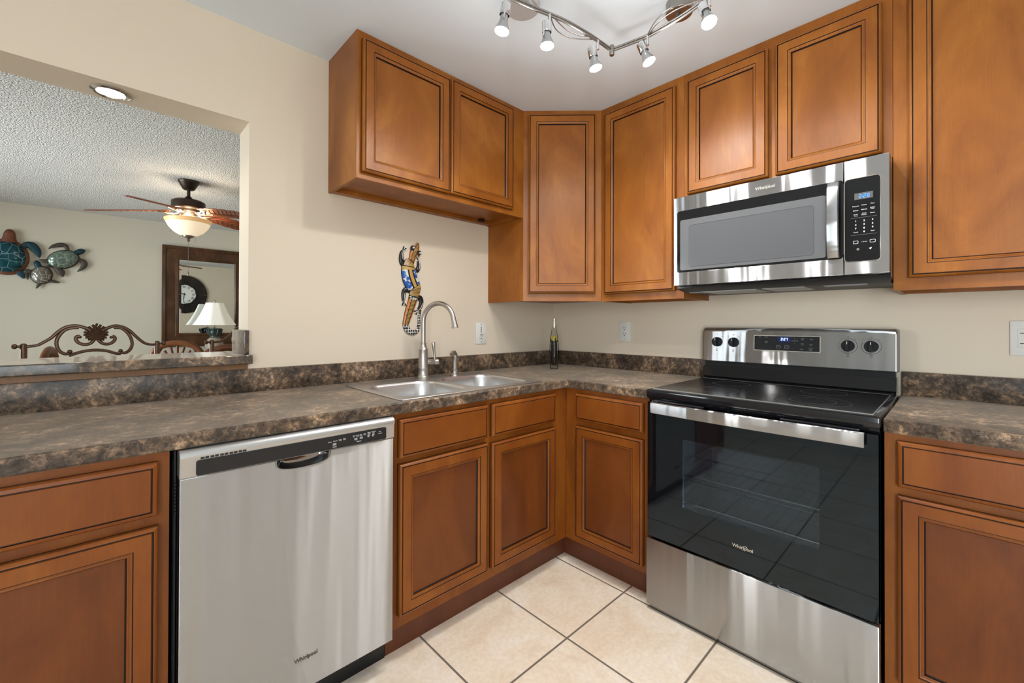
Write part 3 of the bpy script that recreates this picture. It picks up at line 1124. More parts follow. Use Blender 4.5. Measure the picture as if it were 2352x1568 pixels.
# oil bottle in the corner
BX, BY = -.292, -.258
t = thing('oil_bottle', 'slim glass bottle of golden oil and dark herbs standing in the counter corner', 'bottle', (BX, BY, CT))
m = MB()
m.lathe([(.0225, CT + .001), (.0245, CT + .004), (.0250, CT + .03), (.0285, CT + .11), (.0275, CT + .15), (.0215, CT + .205), (.0155, CT + .240), (.0130, CT + .258), (.0142, CT + .262), (.0142, CT + .268), (.0100, CT + .268), (.0100, CT + .255), (.0125, CT + .238), (.0180, CT + .205), (.0245, CT + .15), (.0255, CT + .11), (.0220, CT + .03), (.0150, CT + .022), (.0, CT + .020)], (BX, BY, 0), n=28)
part(m, 'bottle_glass', M_CLEARG, t)
m = MB()
m.lathe([(.0, CT + .024), (.0140, CT + .025), (.0212, CT + .032), (.0250, CT + .11), (.0240, CT + .15), (.0215, CT + .172), (.0175, CT + .204), (.0, CT + .204)], (BX, BY, 0), n=28, mi=[1, 1, 1, 1, 1, 0, 0])
part(m, 'oil', [M_OIL, M_HERB], t)
m = MB()
for k in range(9):
    a = 2 * PI * k / 9
    r = .0205
    h = .022 + .012 * math.sin(k * 2.3)
    m.tube([(BX + r * math.cos(a), BY + r * math.sin(a), CT + .166), (BX + (r - .001) * math.cos(a), BY + (r - .001) * math.sin(a), CT + .168 + h * .5), (BX + (r - .0045) * math.cos(a), BY + (r - .0045) * math.sin(a), CT + .168 + h)], [.006, .0038, .0008], n=6)
part(m, 'herbs', M_HERB, t)
m = MB()
m.lathe([(.0095, CT + .255), (.0095, CT + .269), (.0150, CT + .270), (.0150, CT + .274), (.0075, CT + .276), (.0065, CT + .30), (.0110, CT + .303), (.0110, CT + .309), (.0, CT + .309)], (BX, BY, 0), n=20)
part(m, 'pourer', M_CHROME, t)

# ------------------------------------------------------------------ dishwasher
def logo(m, a, b, c, w, mi=0, ring=True):
    """the appliance maker's wordmark with its ring"""
    m.text('Whirlpool', w * .235, a, b, c, mi, sx=1.0, ext=.0005, bold=.0003)
    if ring:
        pts = []
        for i in range(22):
            th = math.radians(-150 + 300 * i / 21)
            x, y = w * .17 * math.cos(th), w * .085 * math.sin(th)
            r = math.radians(28)
            pts.append((a + w * .06 + x * math.cos(r) - y * math.sin(r), b + x * math.sin(r) + y * math.cos(r), c + .0006))
        m.tube(pts, [w * .004 + w * .008 * math.sin(PI * i / 21) for i in range(22)], mi, n=6)


SEG = {'0': 'abcdef', '1': 'bc', '2': 'abged', '3': 'abgcd', '4': 'fgbc', '5': 'afgcd', '6': 'afgedc', '7': 'abc', '8': 'abcdefg', '9': 'abcfgd'}


def digits(m, txt, a, b, c, h, mi=0):
    w = h * .52
    t = h * .13
    x = a - (len(txt.replace(':', '')) * w * 1.35 + w * .5) / 2
    for ch in txt:
        if ch == ':':
            for q in (.3, .7):
                m.box((x - t * .6, b - h / 2 + h * q - t * .6, c), (x + t * .6, b - h / 2 + h * q + t * .6, c + .0006), mi)
            x += w * .35
            continue
        y0, y1, ym = b - h / 2, b + h / 2, b
        B = {'a': (x, y1 - t, x + w, y1), 'd': (x, y0, x + w, y0 + t), 'g': (x + t, ym - t / 2, x + w - t, ym + t / 2),
             'f': (x, ym, x + t, y1 - t * .6), 'b': (x + w - t, ym, x + w, y1 - t * .6), 'e': (x, y0 + t * .6, x + t, ym), 'c': (x + w - t, y0 + t * .6, x + w, ym)}
        for sg in SEG[ch]:
            p = B[sg]
            m.box((p[0], p[1], c), (p[2], p[3], c + .0006), mi)
        x += w * 1.35


t = thing('dishwasher', 'stainless steel dishwasher with black control strip under the worktop', 'dishwasher', (-1.88, -.3, 0))
DW = SINKW
x0, x1 = -2.170, -1.587
m = MB(DW)
m.box((-2.178, .10, .03), (-1.581, .855, .585))
part(m, 'tub', M_BLACK, t)
m = MB(DW)
m.box((-2.178, .0, .03), (-1.581, .098, .575))
part(m, 'toe_panel', M_BLACK, t)
m = MB(DW)
for i in range(9):
    m.box((-2.1765, .70 + i * .009, .585), (-2.172, .705 + i * .009, .605))
m.box((-2.177, .10, .585), (-2.1725, .86, .600))
part(m, 'side_seal', M_BPLAS, t)
m = MB(DW)
pk = [(-1.951, .7955)] + [(-1.877 + .074 * math.cos(PI + PI * i / 14), .790 - .027 * abs(math.sin(PI * i / 14)) ** .55) for i in range(15)] + [(-1.803, .7955)]
m.plate([(x0, .103), (x1, .103), (x1, .7955), (-1.803, .7955)] + pk[-2:0:-1] + [(-1.951, .7955), (x0, .7955)], [], .600, .645)
bevel(part(m, 'door', M_STX, t), .002, 2)
m = MB(DW)
lp = []
for s_, c_ in ((1.05, .6462), (1.0, .6466), (.95, .642), (.88, .628), (.74, .616)):
    lp.append([(-1.877 + (p[0] + 1.877) * s_, .7975 + (p[1] - .7975) * s_, c_) for p in pk])
m.loft(lp, 0, cap0=False, closed=False)
part(m, 'pocket_handle', M_POCKET, t, 50)
# control panel: a bowed bar with a recessed black strip
m = MB(DW)
prof = [(.7965, .600), (.7965, .6455), (.800, .6475), (.838, .6485), (.846, .6525), (.856, .6510), (.8655, .6420), (.8655, .600)]
m.loft([[(x, b, c) for b, c in prof] for x in (x0, x0 + .004, x1 - .004, x1)], 0)
cp = part(m, 'control_panel', M_STPANEL, t, 50)
m = MB(DW)
m.prism(rrect(-2.137, -1.617, .7985, .8375, .006), .6482, .6502)
part(m, 'control_strip', M_DGREY, cp)
m = MB(DW)
for i in range(10):
    x = -2.128 + i * .0098 + (i // 2) * .0012
    m.box((x, .8405, .6485), (x + .0078, .8455, .6532))
part(m, 'vent', M_SLOT, cp)
for a, b, w in ((-1.790, .8125, .011), (-1.7225, .8165, .010), (-1.7045, .8175, .010)):
    m = MB(DW)
    m.prism(rrect(a - w / 2, a + w / 2, b - .0035, b + .0035, .0015, 3), .6502, .6512)
    part(m, 'button', M_BTN, cp)
m = MB(DW)
c = .6503
for s_, sz, a, b in (('Cycles', .0048, -1.7895, .8045), ('Heavy', .0042, -1.8045, .8215), ('Normal', .0042, -1.7880, .8222), ('1 Hour', .0035, -1.7725, .8238), ('Wash', .0035, -1.7725, .8205),
                     ('Quick', .0035, -1.7590, .8250), ('Rinse', .0035, -1.7590, .8215), ('Options', .0048, -1.7120, .8075), ('Heat', .0035, -1.7290, .8275), ('Dry', .0035, -1.7290, .8243),
                     ('Hi Temp', .0035, -1.7165, .8275), ('Wash', .0035, -1.7165, .8243), ('Sani', .0035, -1.7050, .8280), ('Rinse', .0035, -1.7050, .8248), ('4 Hr', .0035, -1.6930, .8285), ('Delay', .0035, -1.6930, .8253),
                     ('Start', .0052, -1.6780, .8300), ('Resume', .0033, -1.6780, .8262), ('Cancel', .0052, -1.6625, .8300), ('Drain', .0033, -1.6625, .8262), ('Clean', .0038, -1.6400, .8265), ('Sanitized', .0038, -1.6390, .8205)):
    m.text(s_, sz, a, b, c, ext=.0002)
part(m, 'key_legends', M_LEG, cp)
for a in (-1.6790, -1.6635):
    m = MB(DW)
    m.tube([(a + .0042 * math.cos(i * .35), .8190 + .0042 * math.sin(i * .35), c + .0003) for i in range(15)], .0004, n=5)
    m.tube([(a + .0019 * math.cos(i * PI / 5), .8190 + .0019 * math.sin(i * PI / 5), c + .0003) for i in range(10)], .0005, n=5, closed=True)
    part(m, 'round_key', M_LEG, cp)
m = MB(DW)
logo(m, -1.868, .197, .6452, .067, 0, False)
part(m, 'logo', M_LOGOD, t)

# ------------------------------------------------------------------ stove
Y0, Y1 = 1.0775, 1.8285     # along the stove wall
t = thing('stove', 'freestanding electric range with black glass top and stainless steel front', 'stove', (-.35, -1.45, 0))
SW = STOVEW
m = MB(SW)
m.box((Y0 + .004, .03, .03), (Y0 + .03, .895, .615))
m.box((Y1 - .03, .03, .03), (Y1 - .004, .895, .615))
m.box((Y0 + .03, .03, .03), (Y1 - .03, .895, .06))
m.box((Y0 + .03, .03, .06), (Y1 - .03, .30, .585))
m.box((Y0 + .03, .77, .06), (Y1 - .03, .895, .615))
m.box((Y0 + .004, .868, .60), (Y1 - .004, .895, .632))
part(m, 'body', M_BLACK, t)
for a in (Y0 + .05, Y1 - .05):
    for c in (.08, .58):
        m = MB(SW)
        m.lathe([(.016, 0), (.016, .012), (.008, .013), (.008, .045)], SW(a, 0, c), n=14)
        part(m, 'foot', M_BPLAS, t)
m = MB(SW)
m.box((Y0 + .035, .305, .065), (Y1 - .035, .315, .60))
m.box((Y0 + .035, .745, .065), (Y1 - .035, .755, .60))
m.box((Y0 + .035, .315, .065), (Y0 + .045, .745, .60))
m.box((Y1 - .045, .315, .065), (Y1 - .035, .745, .60))
m.box((Y0 + .045, .315, .065), (Y1 - .045, .745, .075))
cav = part(m, 'oven_cavity', M_CAV, t)
for z in (.575, .463):
    m = MB(SW)
    for c in (.598, .34, .10):
        m.tube([(Y0 + .05, z, c), (Y1 - .05, z, c)], .003, n=6)
    for i in range(17):
        a = Y0 + .07 + (Y1 - Y0 - .14) * i / 16
        m.tube([(a, z + .003, .10), (a, z + .003, .598), (a, z + .006, .601)], .0016, n=5)
    part(m, 'oven_rack', M_RACK, cav)
# cooktop with black frame
m = MB(SW)
m.box((Y0, .880, .075), (Y1, .9145, .6555), bev=.006)
part(m, 'cooktop_frame', M_BLACK, t)
m = MB(SW)
m.prism(rrect(Y0 + .02, Y1 - .02, .0, .515, .012), 0, .003)
m.v = [Vector((-(.115 + (p.z)), p.y, .9147 + (-p.x))) for p in m.v]
ck = part(m, 'glass_top', M_COOK, t)
for a, c, r in ((Y0 + .21, .50, .098), (Y0 + .20, .25, .076), (Y1 - .20, .49, .112), (Y1 - .21, .24, .076)):
    for k in ((1.0, .62) if r > .09 else (1.0,)):
        m = MB()
        o = SW(a, .9178, c)
        m.lathe([(r * k - .0008, 0), (r * k - .0008, .0003), (r * k + .0008, .0003), (r * k + .0008, 0), (r * k - .0008, 0)], o, n=56, caps=False)
        part(m, 'burner_ring', M_RING, ck)
m = MB(SW)
m.box((Y1 - .0205, .9148, .115), (Y1 - .0180, .9185, .63))
m.box((Y0 + .02, .9148, .629), (Y1 - .02, .9180, .6315))
m.box((Y0 + .02, .9148, .112), (Y1 - .02, .9180, .1145))
part(m, 'edge_trim', M_STPANEL, ck)
# back guard
m = MB(SW)
prof = [(.9147, .003), (.9147, .105), (.922, .105), (.928, .088), (.972, .074), (.978, .072), (.978, .003)]
m.loft([[(a, b, c) for b, c in prof] for a in (Y0 + .006, Y1 - .006)])
part(m, 'lower_backsplash', M_BGLASS, t, 20)
m = MB(SW)
m.box((Y0 + .012, .978, .003), (Y1 - .012, 1.004, .062))
part(m, 'vent_gap', M_BPLAS, t)
m = MB(SW)
prof = [(1.003, .008), (1.003, .080), (1.006, .0845), (1.150, .0745)]
for i in range(1, 9):
    th = PI / 2 * i / 8
    prof.append((1.150 + .0215 * math.sin(th), .0745 - .022 + .022 * math.cos(th)))
prof += [(1.1715, .008)]
loops = []
for a, dz in ((Y0 + .001, .010), (Y0 + .003, .004), (Y0 + .009, 0), (Y1 - .009, 0), (Y1 - .003, .004), (Y1 - .001, .010)):
    loops.append([(a, b - (dz if b > 1.1 else 0), c - dz * .3 if c > .02 else c) for b, c in prof])
m.loft(loops)
bg = part(m, 'control_panel', M_STY, t, 40)


# tilted frame of the control panel
_v = Vector((.010, 0, .144)).normalized()
CPF = Frame((-.0846, 0, 1.006), (0, -1, 0), (-_v.z, 0, _v.x), _v)
m = MB(CPF)
m.prism(rrect(1.318, 1.579, .060, .131, .004), 0, .0016)
part(m, 'display_bezel', M_LOGO, bg)
m = MB(CPF)
m.prism(rrect(1.321, 1.576, .0628, .1285, .002), .0002, .0022)
dp = part(m, 'display', M_BPLAS, bg)
m = MB(CPF)
m.prism(rrect(1.418, 1.468, .102, .1255, .002), .0022, .0025)
part(m, 'display_glow', M_DISPB, dp)
m = MB(CPF)
digits(m, '2:27', 1.445, .1145, .0026, .0125)
part(m, 'digits', M_DIGW, dp)
m = MB(CPF)
for s_, sz, a, b in (('Bake', .0055, 1.345, .1235), ('Broil', .0055, 1.371, .1230), ('Keep', .005, 1.371, .1030), ('Warm', .005, 1.371, .0975), ('+', .007, 1.483, .1190), ('Temp/Time', .0055, 1.484, .1085), ('-', .008, 1.483, .0980),
                     ('Frozen', .005, 1.514, .1200), ('Bake', .005, 1.514, .1150), ('Light', .0055, 1.546, .1165), ('Cook', .005, 1.513, .0975), ('Time', .005, 1.513, .0920), ('Delay', .005, 1.545, .0950), ('Start', .005, 1.545, .0895),
                     ('Clock', .0055, 1.511, .0725), ('Control', .005, 1.544, .0775), ('Lock', .005, 1.544, .0725), ('Timer', .005, 1.544, .0680)):
    m.text(s_, sz, a, b, .0023, ext=.0002)
part(m, 'key_legends', M_BTN, dp)
for a, s_ in ((1.421, 'Start'), (1.454, 'Off')):
    m = MB(CPF)
    q = rrect(a - .0085, a + .0085, .0735, .0865, .003, 3)
    m.tube([(p[0], p[1], .0026) for p in q], .0006, n=5, closed=True)
    m.text(s_, .004, a, .080, .0023, ext=.0002)
    part(m, 'outlined_key', M_BTN, dp)
for a, lr in ((1.149, 0), (1.227, 0), (1.672, 1), (1.747, 1)):
    b = .094
    m = MB(CPF)
    o = CPF(a, b, .0)
    m.lathe([(.0235, 0), (.0235, .004), (.0222, .010), (.021, .012), (.0, .012)], o, CPF.n, n=28)
    m.loft([[(a + x, b + y, c) for x, y in rrect(-.0065 * k, .0065 * k, -.0212 * k, .0212 * k, .003, 3)] for c, k in ((.011, 1.0), (.0255, .94), (.027, .88))])
    kn = part(m, 'knob', M_BPLAS, bg)
    m = MB(CPF)
    m.box((a - .0011, b + .006, .0268), (a + .0011, b + .017, .0276))
    part(m, 'pointer', M_LEG, kn)
    m = MB(CPF)
    if lr:
        m = MB(CPF)
        m.tube([(a + .031 * math.cos(math.radians(110 - 320 * i / 30)), b + .031 * math.sin(math.radians(110 - 320 * i / 30)), .0004) for i in range(31)], .0006, n=5)
        part(m, 'dial_ring', M_LEGD, bg)
        m = MB(CPF)
    m.text('Off', .0058, a, b + .037, .0002, ext=.0002)
    m.text('Lo', .005, a - .024, b + .028, .0002, ext=.0002)
    m.text('Hi', .005, a + .024, b + .028, .0002, ext=.0002)
    m.text('Med', .005, a, b - .0345, .0002, ext=.0002)
    part(m, 'dial_legend', M_LEGD, bg)
    m = MB(CPF)
    q = rrect(a - .003, a + .003, b - .0455, b - .0395, .0006, 2)
    m.tube([(p[0], p[1], .0004) for p in q], .0005, n=5, closed=True)
    part(m, 'burner_mark', M_LEGD, bg)
# oven door
m = MB(SW)
WZ = (.466, .734)
m.plate([(Y0 + .010, .308), (Y1 - .004, .308), (Y1 - .004, .862), (Y0 + .010, .862)], [rrect(1.237, 1.681, *WZ, .004)[::-1]], .650, .6595)
m.plate([(Y0 + .010, .308), (Y1 - .004, .308), (Y1 - .004, .862), (Y0 + .010, .862)], [rrect(1.200, 1.718, WZ[0] - .03, WZ[1] + .03, .008)[::-1]], .622, .650)
od = part(m, 'oven_door', M_OVBLACK, t)
m = MB(SW)
m.prism(rrect(1.2371, 1.6809, WZ[0] + .0001, WZ[1] - .0001, .004), .6535, .6595)
part(m, 'window', M_OVWIN, od)
m = MB(SW)
n = 20
loops = []
for i in range(n + 1):
    a = 1.118 + (1.795 - 1.118) * i / n
    bow = .010 * math.sin(PI * i / n)
    c = .684 + bow
    loops.append([(a, .823, c), (a, .826, c + .009), (a, .8465, c + .012), (a, .866, c + .009), (a, .869, c), (a, .866, c - .006), (a, .826, c - .006)])
m.loft(loops)
hd = part(m, 'handle', M_STY, od, 40)
for a in (1.135, 1.778):
    m = MB(SW)
    m.box((a - .012, .832, .659), (a + .012, .862, .682), bev=.003)
    part(m, 'handle_post', M_BLACK, hd)
for a0, a1 in ((1.13, 1.315), (1.57, 1.78)):
    m = MB(SW)
    m.box((a0, .8635, .640), (a1, .872, .6585), bev=.002)
    part(m, 'door_vent', M_DGREY, od)
m = MB(SW)
logo(m, 1.455, .391, .6597, .070)
part(m, 'logo', M_LOGO, od)
m = MB(SW)
m.box((Y0 + .004, .020, .60), (Y1 - .002, .298, .660), bev=.004)
part(m, 'storage_drawer', M_STY, t)
m = MB(SW)
m.box((Y0 + .012, .298, .585), (Y1 - .012, .308, .622))
part(m, 'drawer_gap', M_SLOT, t)

# ------------------------------------------------------------------ microwave
t = thing('microwave', 'over-the-range stainless steel microwave with clock reading 2:28', 'microwave', (-.2, -1.45, 1.34))
MY0, MY1, MS = 1.0825, 1.8285, 1.7065
m = MB(SW)
m.box((MY0 + .003, 1.352, .003), (MY1 + .001, 1.768, .372))
mbod = part(m, 'body', M_BLACK, t)
m = MB(SW)
m.loft([[(MY0 + .012, 1.338, .010), (MY1 - .004, 1.338, .010), (MY1 - .004, 1.338, .335), (MY0 + .012, 1.338, .335)],
        [(MY0 + .003, 1.3515, .004), (MY1 + .001, 1.3515, .004), (MY1 + .001, 1.3515, .392), (MY0 + .003, 1.3515, .392)]])
mb_ = part(m, 'bottom_grille', M_BPLAS, t)
for a0, a1 in ((1.17, 1.40), (1.42, 1.57)):
    m = MB(SW)
    m.box((a0, 1.3362, .115), (a1, 1.3385, .320))
    for i in range(14):
        c = .12 + i * .014
        m.box((a0 + .004, 1.3350, c), (a1 - .004, 1.3366, c + .007))
    part(m, 'grease_filter', M_BRASS, mb_)
for a0, a1 in ((1.11, 1.165), (1.63, 1.76)):
    m = MB(SW)
    m.box((a0, 1.3352, .26), (a1, 1.3385, .31))
    part(m, 'cooktop_light', M_BTN, mb_)
m = MB(SW)
PW = rrect(1.098, MS - .001, 1.423, 1.702, .010)
z_lo, z_hi, c0, c1 = 1.364, 1.766, .374, .411
m.plate([(MY0, z_lo), (MS, z_lo), (MS, z_hi), (MY0, z_hi)], [PW[::-1]], c0, c1)
md = part(m, 'door', M_STY, t)
bevel(md, .004, 2)
m = MB(SW)
m.prism(rrect(1.0985, MS - .0015, 1.4235, 1.7015, .010), c0, c1 - .001)
dg = part(m, 'door_glass', M_BGLASS, md)
m = MB(SW)
m.prism(rrect(1.112, 1.655, 1.432, 1.660, .008), c1 - .0014, c1 - .0004)
part(m, 'screen_border', M_SCR2, dg)
m = MB(SW)
m.prism(rrect(1.152, 1.618, 1.447, 1.632, .012), c1 - .0006, c1 + .0001)
part(m, 'screen', M_SCR, dg)
m = MB(SW)
q = rrect(1.152, 1.618, 1.447, 1.632, .012)
m.tube([(p[0], p[1], c1 + .0001) for p in q], .0012, n=5, closed=True)
part(m, 'screen_line', M_SCR2, dg)
m = MB(SW)
loops = []
for i in range(21):
    b = 1.426 + (1.698 - 1.426) * i / 20
    c = c1 + .006 + .022 * math.sin(PI * i / 20) ** .7
    loops.append([(1.660, b, c), (1.663, b, c + .006), (1.677, b, c + .0085), (1.693, b, c + .006), (1.696, b, c), (1.693, b, c - .005), (1.663, b, c - .005)])
m.loft(loops)
for b in (1.434, 1.690):
    m.box((1.668, b - .008, c1 - .001), (1.688, b + .008, c1 + .010))
part(m, 'handle', steel('brushed_steel_handle', 1, rough=.24, aniso=-.7), md, 40)
m = MB(SW)
logo(m, 1.458, 1.733, c1 + .0002, .072)
part(m, 'logo', M_LOGO, md)
m = MB(SW)
m.plate([(MS + .002, z_lo), (MY1 + .001, z_lo), (MY1 + .001, z_hi), (MS + .002, z_hi)], [rrect(MS + .003, 1.8065, 1.408, 1.700, .012)[::-1]], c0, c1)
mc = part(m, 'control_panel', M_STY, t)
bevel(mc, .003, 2)
m = MB(SW)
m.prism(rrect(MS + .0035, 1.806, 1.4085, 1.6995, .012), c0, c1 - .001)
kp = part(m, 'keypad', M_BGLASS, mc)
m = MB(SW)
q = rrect(MS + .003, 1.8065, 1.408, 1.700, .012)
m.tube([(p[0], p[1], c1) for p in q], .0012, n=5, closed=True)
part(m, 'keypad_trim', M_CHROME, mc)
m = MB(SW)
m.prism(rrect(1.737, 1.787, 1.624, 1.6465, .001), c1 - .0012, c1 - .0004)
dp = part(m, 'display', M_DISP, kp)
m = MB(SW)
digits(m, '2:28', 1.7655, 1.6345, c1 - .0003, .0135)
part(m, 'digits', M_DIG, dp)
m = MB(SW)
c = c1 - .0009
xs = (1.7405, 1.7635, 1.786)
for s_, i, b in (('Popcorn', 0, 1.6015), ('Potato', 1, 1.603), ('Pizza', 2, 1.6045), ('Reheat', 0, 1.5865), ('Defrost', 1, 1.5875), ('Soften', 2, 1.5905), ('Melt', 2, 1.586),
                 ('Cook', 0, 1.573), ('Time', 0, 1.568), ('Cook', 1, 1.574), ('Power', 1, 1.569), ('Steam', 2, 1.5725)):
    m.text(s_, .0052, xs[i], b, c, ext=.0002)
for k, ch in enumerate('123456789'):
    m.text(ch, .0078, xs[k % 3], 1.549 - (k // 3) * .0128, c, ext=.0002, bold=.0002)
m.text('0', .0078, xs[1], 1.5106, c, ext=.0002, bold=.0002)
m.text('Cancel', .0046, xs[0], 1.5106, c, ext=.0002)
m.text('Start', .0052, xs[2], 1.5106, c, ext=.0002)
m.text('+ 30 Sec', .0046, xs[1], 1.4755, c, ext=.0002)
part(m, 'key_legends', M_LEG, kp)
for a, w in ((xs[0], .0065), (xs[2], .0070)):
    m = MB(SW)
    q = rrect(a - w, a + w, 1.471, 1.480, .001, 2)
    m.tube([(p[0], p[1], c + .0004) for p in q], .0006, n=5, closed=True)
    part(m, 'outlined_key', M_LEG, kp)
m = MB(SW)
m.tube([(xs[0] + .003 * math.cos(i * PI / 4) + .006, 1.4505 + .003 * math.sin(i * PI / 4), c + .0003) for i in range(8)], .0006, n=5, closed=True)
part(m, 'icon', M_LEG, kp)
m = MB(SW)
m.add([(xs[2] - .010, 1.4515, c + .0004), (xs[2] - .002, 1.4545, c + .0004), (xs[2] - .005, 1.4465, c + .0004)], [(0, 2, 1)])
part(m, 'icon', M_LEG, kp)
for b in (1.5605, 1.5005):
    m = MB(SW)
    m.box((1.727, b, c), (1.797, b + .0005, c + .0003))
    part(m, 'divider_line', M_BTN, kp)

# ------------------------------------------------------------------ wall plates
t = thing('timer_switch', 'white slide timer switch plate on the wall above the sink counter', 'switch', SINKW(-.668, 1.13, .0))
m = MB(SINKW)
m.box((-.710, 1.066, .0008), (-.628, 1.193, .0065), bev=.0025)
part(m, 'plate', M_WHITE, t)
m = MB(SINKW)
m.box((-.671, 1.118, .0066), (-.667, 1.170, .0070))
m.box((-.684, 1.0935, .0066), (-.655, 1.0950, .0072))
m.box((-.675, 1.108, .0066), (-.673, 1.120, .0069))
m.box((-.662, 1.108, .0066), (-.660, 1.116, .0069))
part(m, 'slider_slot', M_SLOT, t)
m = MB(SINKW)
m.box((-.677, 1.124, .0066), (-.655, 1.130, .016), bev=.0015)
part(m, 'slider', M_WHITE, t)
for b in (1.184, 1.077, 1.099):
    m = MB(SINKW)
    m.lathe([(.0028, .0066), (.0028, .0076), (.0, .0079)], SINKW(-.669, b, 0), SINKW.n, n=12)
    part(m, 'screw', M_SLOT, t)


def outlet(fr, a, b, w, h, label, iw, ih, side):
    t = thing('wall_outlet', label, 'outlet', fr(a, b, 0))
    m = MB(fr)
    m.box((a - w / 2, b - h / 2, .0008), (a + w / 2, b + h / 2, .0065), bev=.0025)
    part(m, 'plate', M_WHITE, t)
    m = MB(fr)
    m.box((a - iw / 2, b - ih / 2, .0062), (a + iw / 2, b + ih / 2, .0085), bev=.001)
    part(m, 'socket_face', M_WHITE, t)
    m = MB(fr)
    for s_ in (-1, 1):
        bb = b + s_ * ih * .26
        if side:
            if True:
                m.box((a - iw * .44, bb - .0014, .0084), (a - iw * .26, bb + .0014, .0090))
            m.lathe([(.0028, .0084), (.0028, .0090)], fr(a - iw * .22, bb, 0), fr.n, n=12)
        else:
            for k in (-1, 1):
                m.box((a + k * .0062 - .0011, bb + .001, .0084), (a + k * .0062 + .0011, bb + .010, .0090))
            m.lathe([(.0028, .0084), (.0028, .0090)], fr(a, bb - .007, 0), fr.n, n=12)
    part(m, 'slots', M_SLOT, t)
    for s_ in (-1, 1):
        m = MB(fr)
        m.lathe([(.0026, .0064), (.0026, .0074), (.0, .0076)], fr(a, b + s_ * h * .40, 0), fr.n, n=12)
        part(m, 'screw', M_STPANEL, t)
    return t


outlet(STOVEW, .579, 1.142, .078, .122, 'small white duplex outlet on the wall between the corner and the stove', .034, .068, False)
outlet(STOVEW, 2.173, 1.142, .118, .122, 'wide white outlet plate on the wall at the right edge of the photo', .082, .068, True)

# ------------------------------------------------------------------ painted wooden lizard on the wall
t = thing('lizard_ornament', 'painted wooden lizard ornament hanging on the wall above the faucet', 'wall ornament', (-1.13, -.01, 1.37))
LZ = [(-1.106, 1.615, .007), (-1.111, 1.598, .015), (-1.122, 1.577, .0235), (-1.133, 1.55, .0215), (-1.143, 1.519, .0195), (-1.157, 1.498, .033), (-1.162, 1.466, .0410), (-1.152, 1.425, .0455), (-1.136, 1.389, .0440), (-1.126, 1.371, .0390),
      (-1.126, 1.348, .031), (-1.137, 1.305, .0255), (-1.155, 1.253, .024), (-1.169, 1.207, .020), (-1.175, 1.179, .0175), (-1.163, 1.152, .016), (-1.133, 1.139, .014), (-1.106, 1.151, .011), (-1.097, 1.184, .008), (-1.096, 1.222, .0065), (-1.089, 1.255, .006), (-1.082, 1.279, .003)]


def dense(p, k=4):
    """Catmull-Rom through (a, b, w) points"""
    out = []
    for i in range(len(p) - 1):
        P = [Vector(p[max(0, min(len(p) - 1, i + j))]) for j in (-1, 0, 1, 2)]
        for s_ in range(k):
            u = s_ / k
            out.append(tuple(0.5 * ((2 * P[1]) + (P[2] - P[0]) * u + (2 * P[0] - 5 * P[1] + 4 * P[2] - P[3]) * u * u + (3 * P[1] - P[0] - 3 * P[2] + P[3]) * u ** 3)))
    out.append(tuple(p[-1]))
    return out


def lzm(i, j):
    s_ = i / 8
    e = abs(j - 7.5) - .5          # 0 at the crest, 7 at the rim
    if j >= 16:
        return 2
    if e >= 7 and s_ < 14:
        return 2
    if s_ < 4.2:
        return 3 if e < 2 else (2 if e < 3 else (0 if (e < 5 or s_ > 2.6) else 4))
    if s_ < 4.4:
        return 2
    if s_ < 5.5:
        return (3 if (i + int(e)) % 3 else 1) if e < 4 else (4 if e < 6 else 6)
    if s_ < 6.0:
        return 2 if s_ < 5.6 or s_ > 5.9 else 1
    if s_ < 8.5:
        return 1 if e < 1 else (2 if e < 2 else 5)
    if s_ < 9.0:
        return 2 if s_ < 8.6 or s_ > 8.9 else 1
    if s_ < 10.4:
        return 3 if e < 5 else 1
    if s_ < 10.8:
        return 2 if s_ < 10.6 else 6
    if s_ < 14:
        return 3 if e < 2 else (2 if e < 3 + (i % 5 == 0) else 0)
    return 6


m = MB(SINKW)
m.relief(dense(LZ, 8), .55, .001, 16, lzm)
lb = part(m, 'body', [M_LZO, M_LZG, M_LZK, M_LZS, M_LZP, M_LZF, M_LZC], t, 50)
for p, hand, ds in (([(-1.178, 1.487, .014), (-1.196, 1.498, .015), (-1.203, 1.517, .013), (-1.202, 1.545, .011), (-1.195, 1.560, .009)], (-1.192, 1.566), ((.2, 1), (.55, .9), (.9, .6), (1, .15))),
                    ([(-1.130, 1.468, .012), (-1.112, 1.467, .013), (-1.102, 1.482, .012), (-1.100, 1.505, .010), (-1.104, 1.520, .008)], (-1.104, 1.526), ((-.5, .9), (-.1, 1), (.3, .9), (.7, .6))),
                    ([(-1.148, 1.360, .015), (-1.172, 1.363, .015), (-1.187, 1.350, .013), (-1.189, 1.324, .011), (-1.187, 1.305, .009)], (-1.186, 1.299), ((-.5, -.9), (-.05, -1), (.4, -.9), (.8, -.6))),
                    ([(-1.110, 1.325, .014), (-1.090, 1.322, .015), (-1.083, 1.300, .013), (-1.090, 1.275, .011), (-1.101, 1.260, .009)], (-1.106, 1.254), ((-1, -.1), (-.8, -.6), (-.4, -.9), (.1, -1)))):
    m = MB(SINKW)
    m.relief(dense(p, 3), .6, .001, 8, 0)
    m.relief([(q[0] + .003, q[1], .0018) for q in dense(p, 3)], .5, .0075, 5, 1)
    for d in ds:
        e = Vector(d).normalized() * .022
        m.relief([(hand[0], hand[1], .004), (hand[0] + e.x * .6, hand[1] + e.y * .6, .0034), (hand[0] + e.x, hand[1] + e.y, .0022)], .8, .001, 6, 1 if d is ds[1] or d is ds[3] else 0)
    part(m, 'leg', [M_LZK, M_LZW], lb, 50)
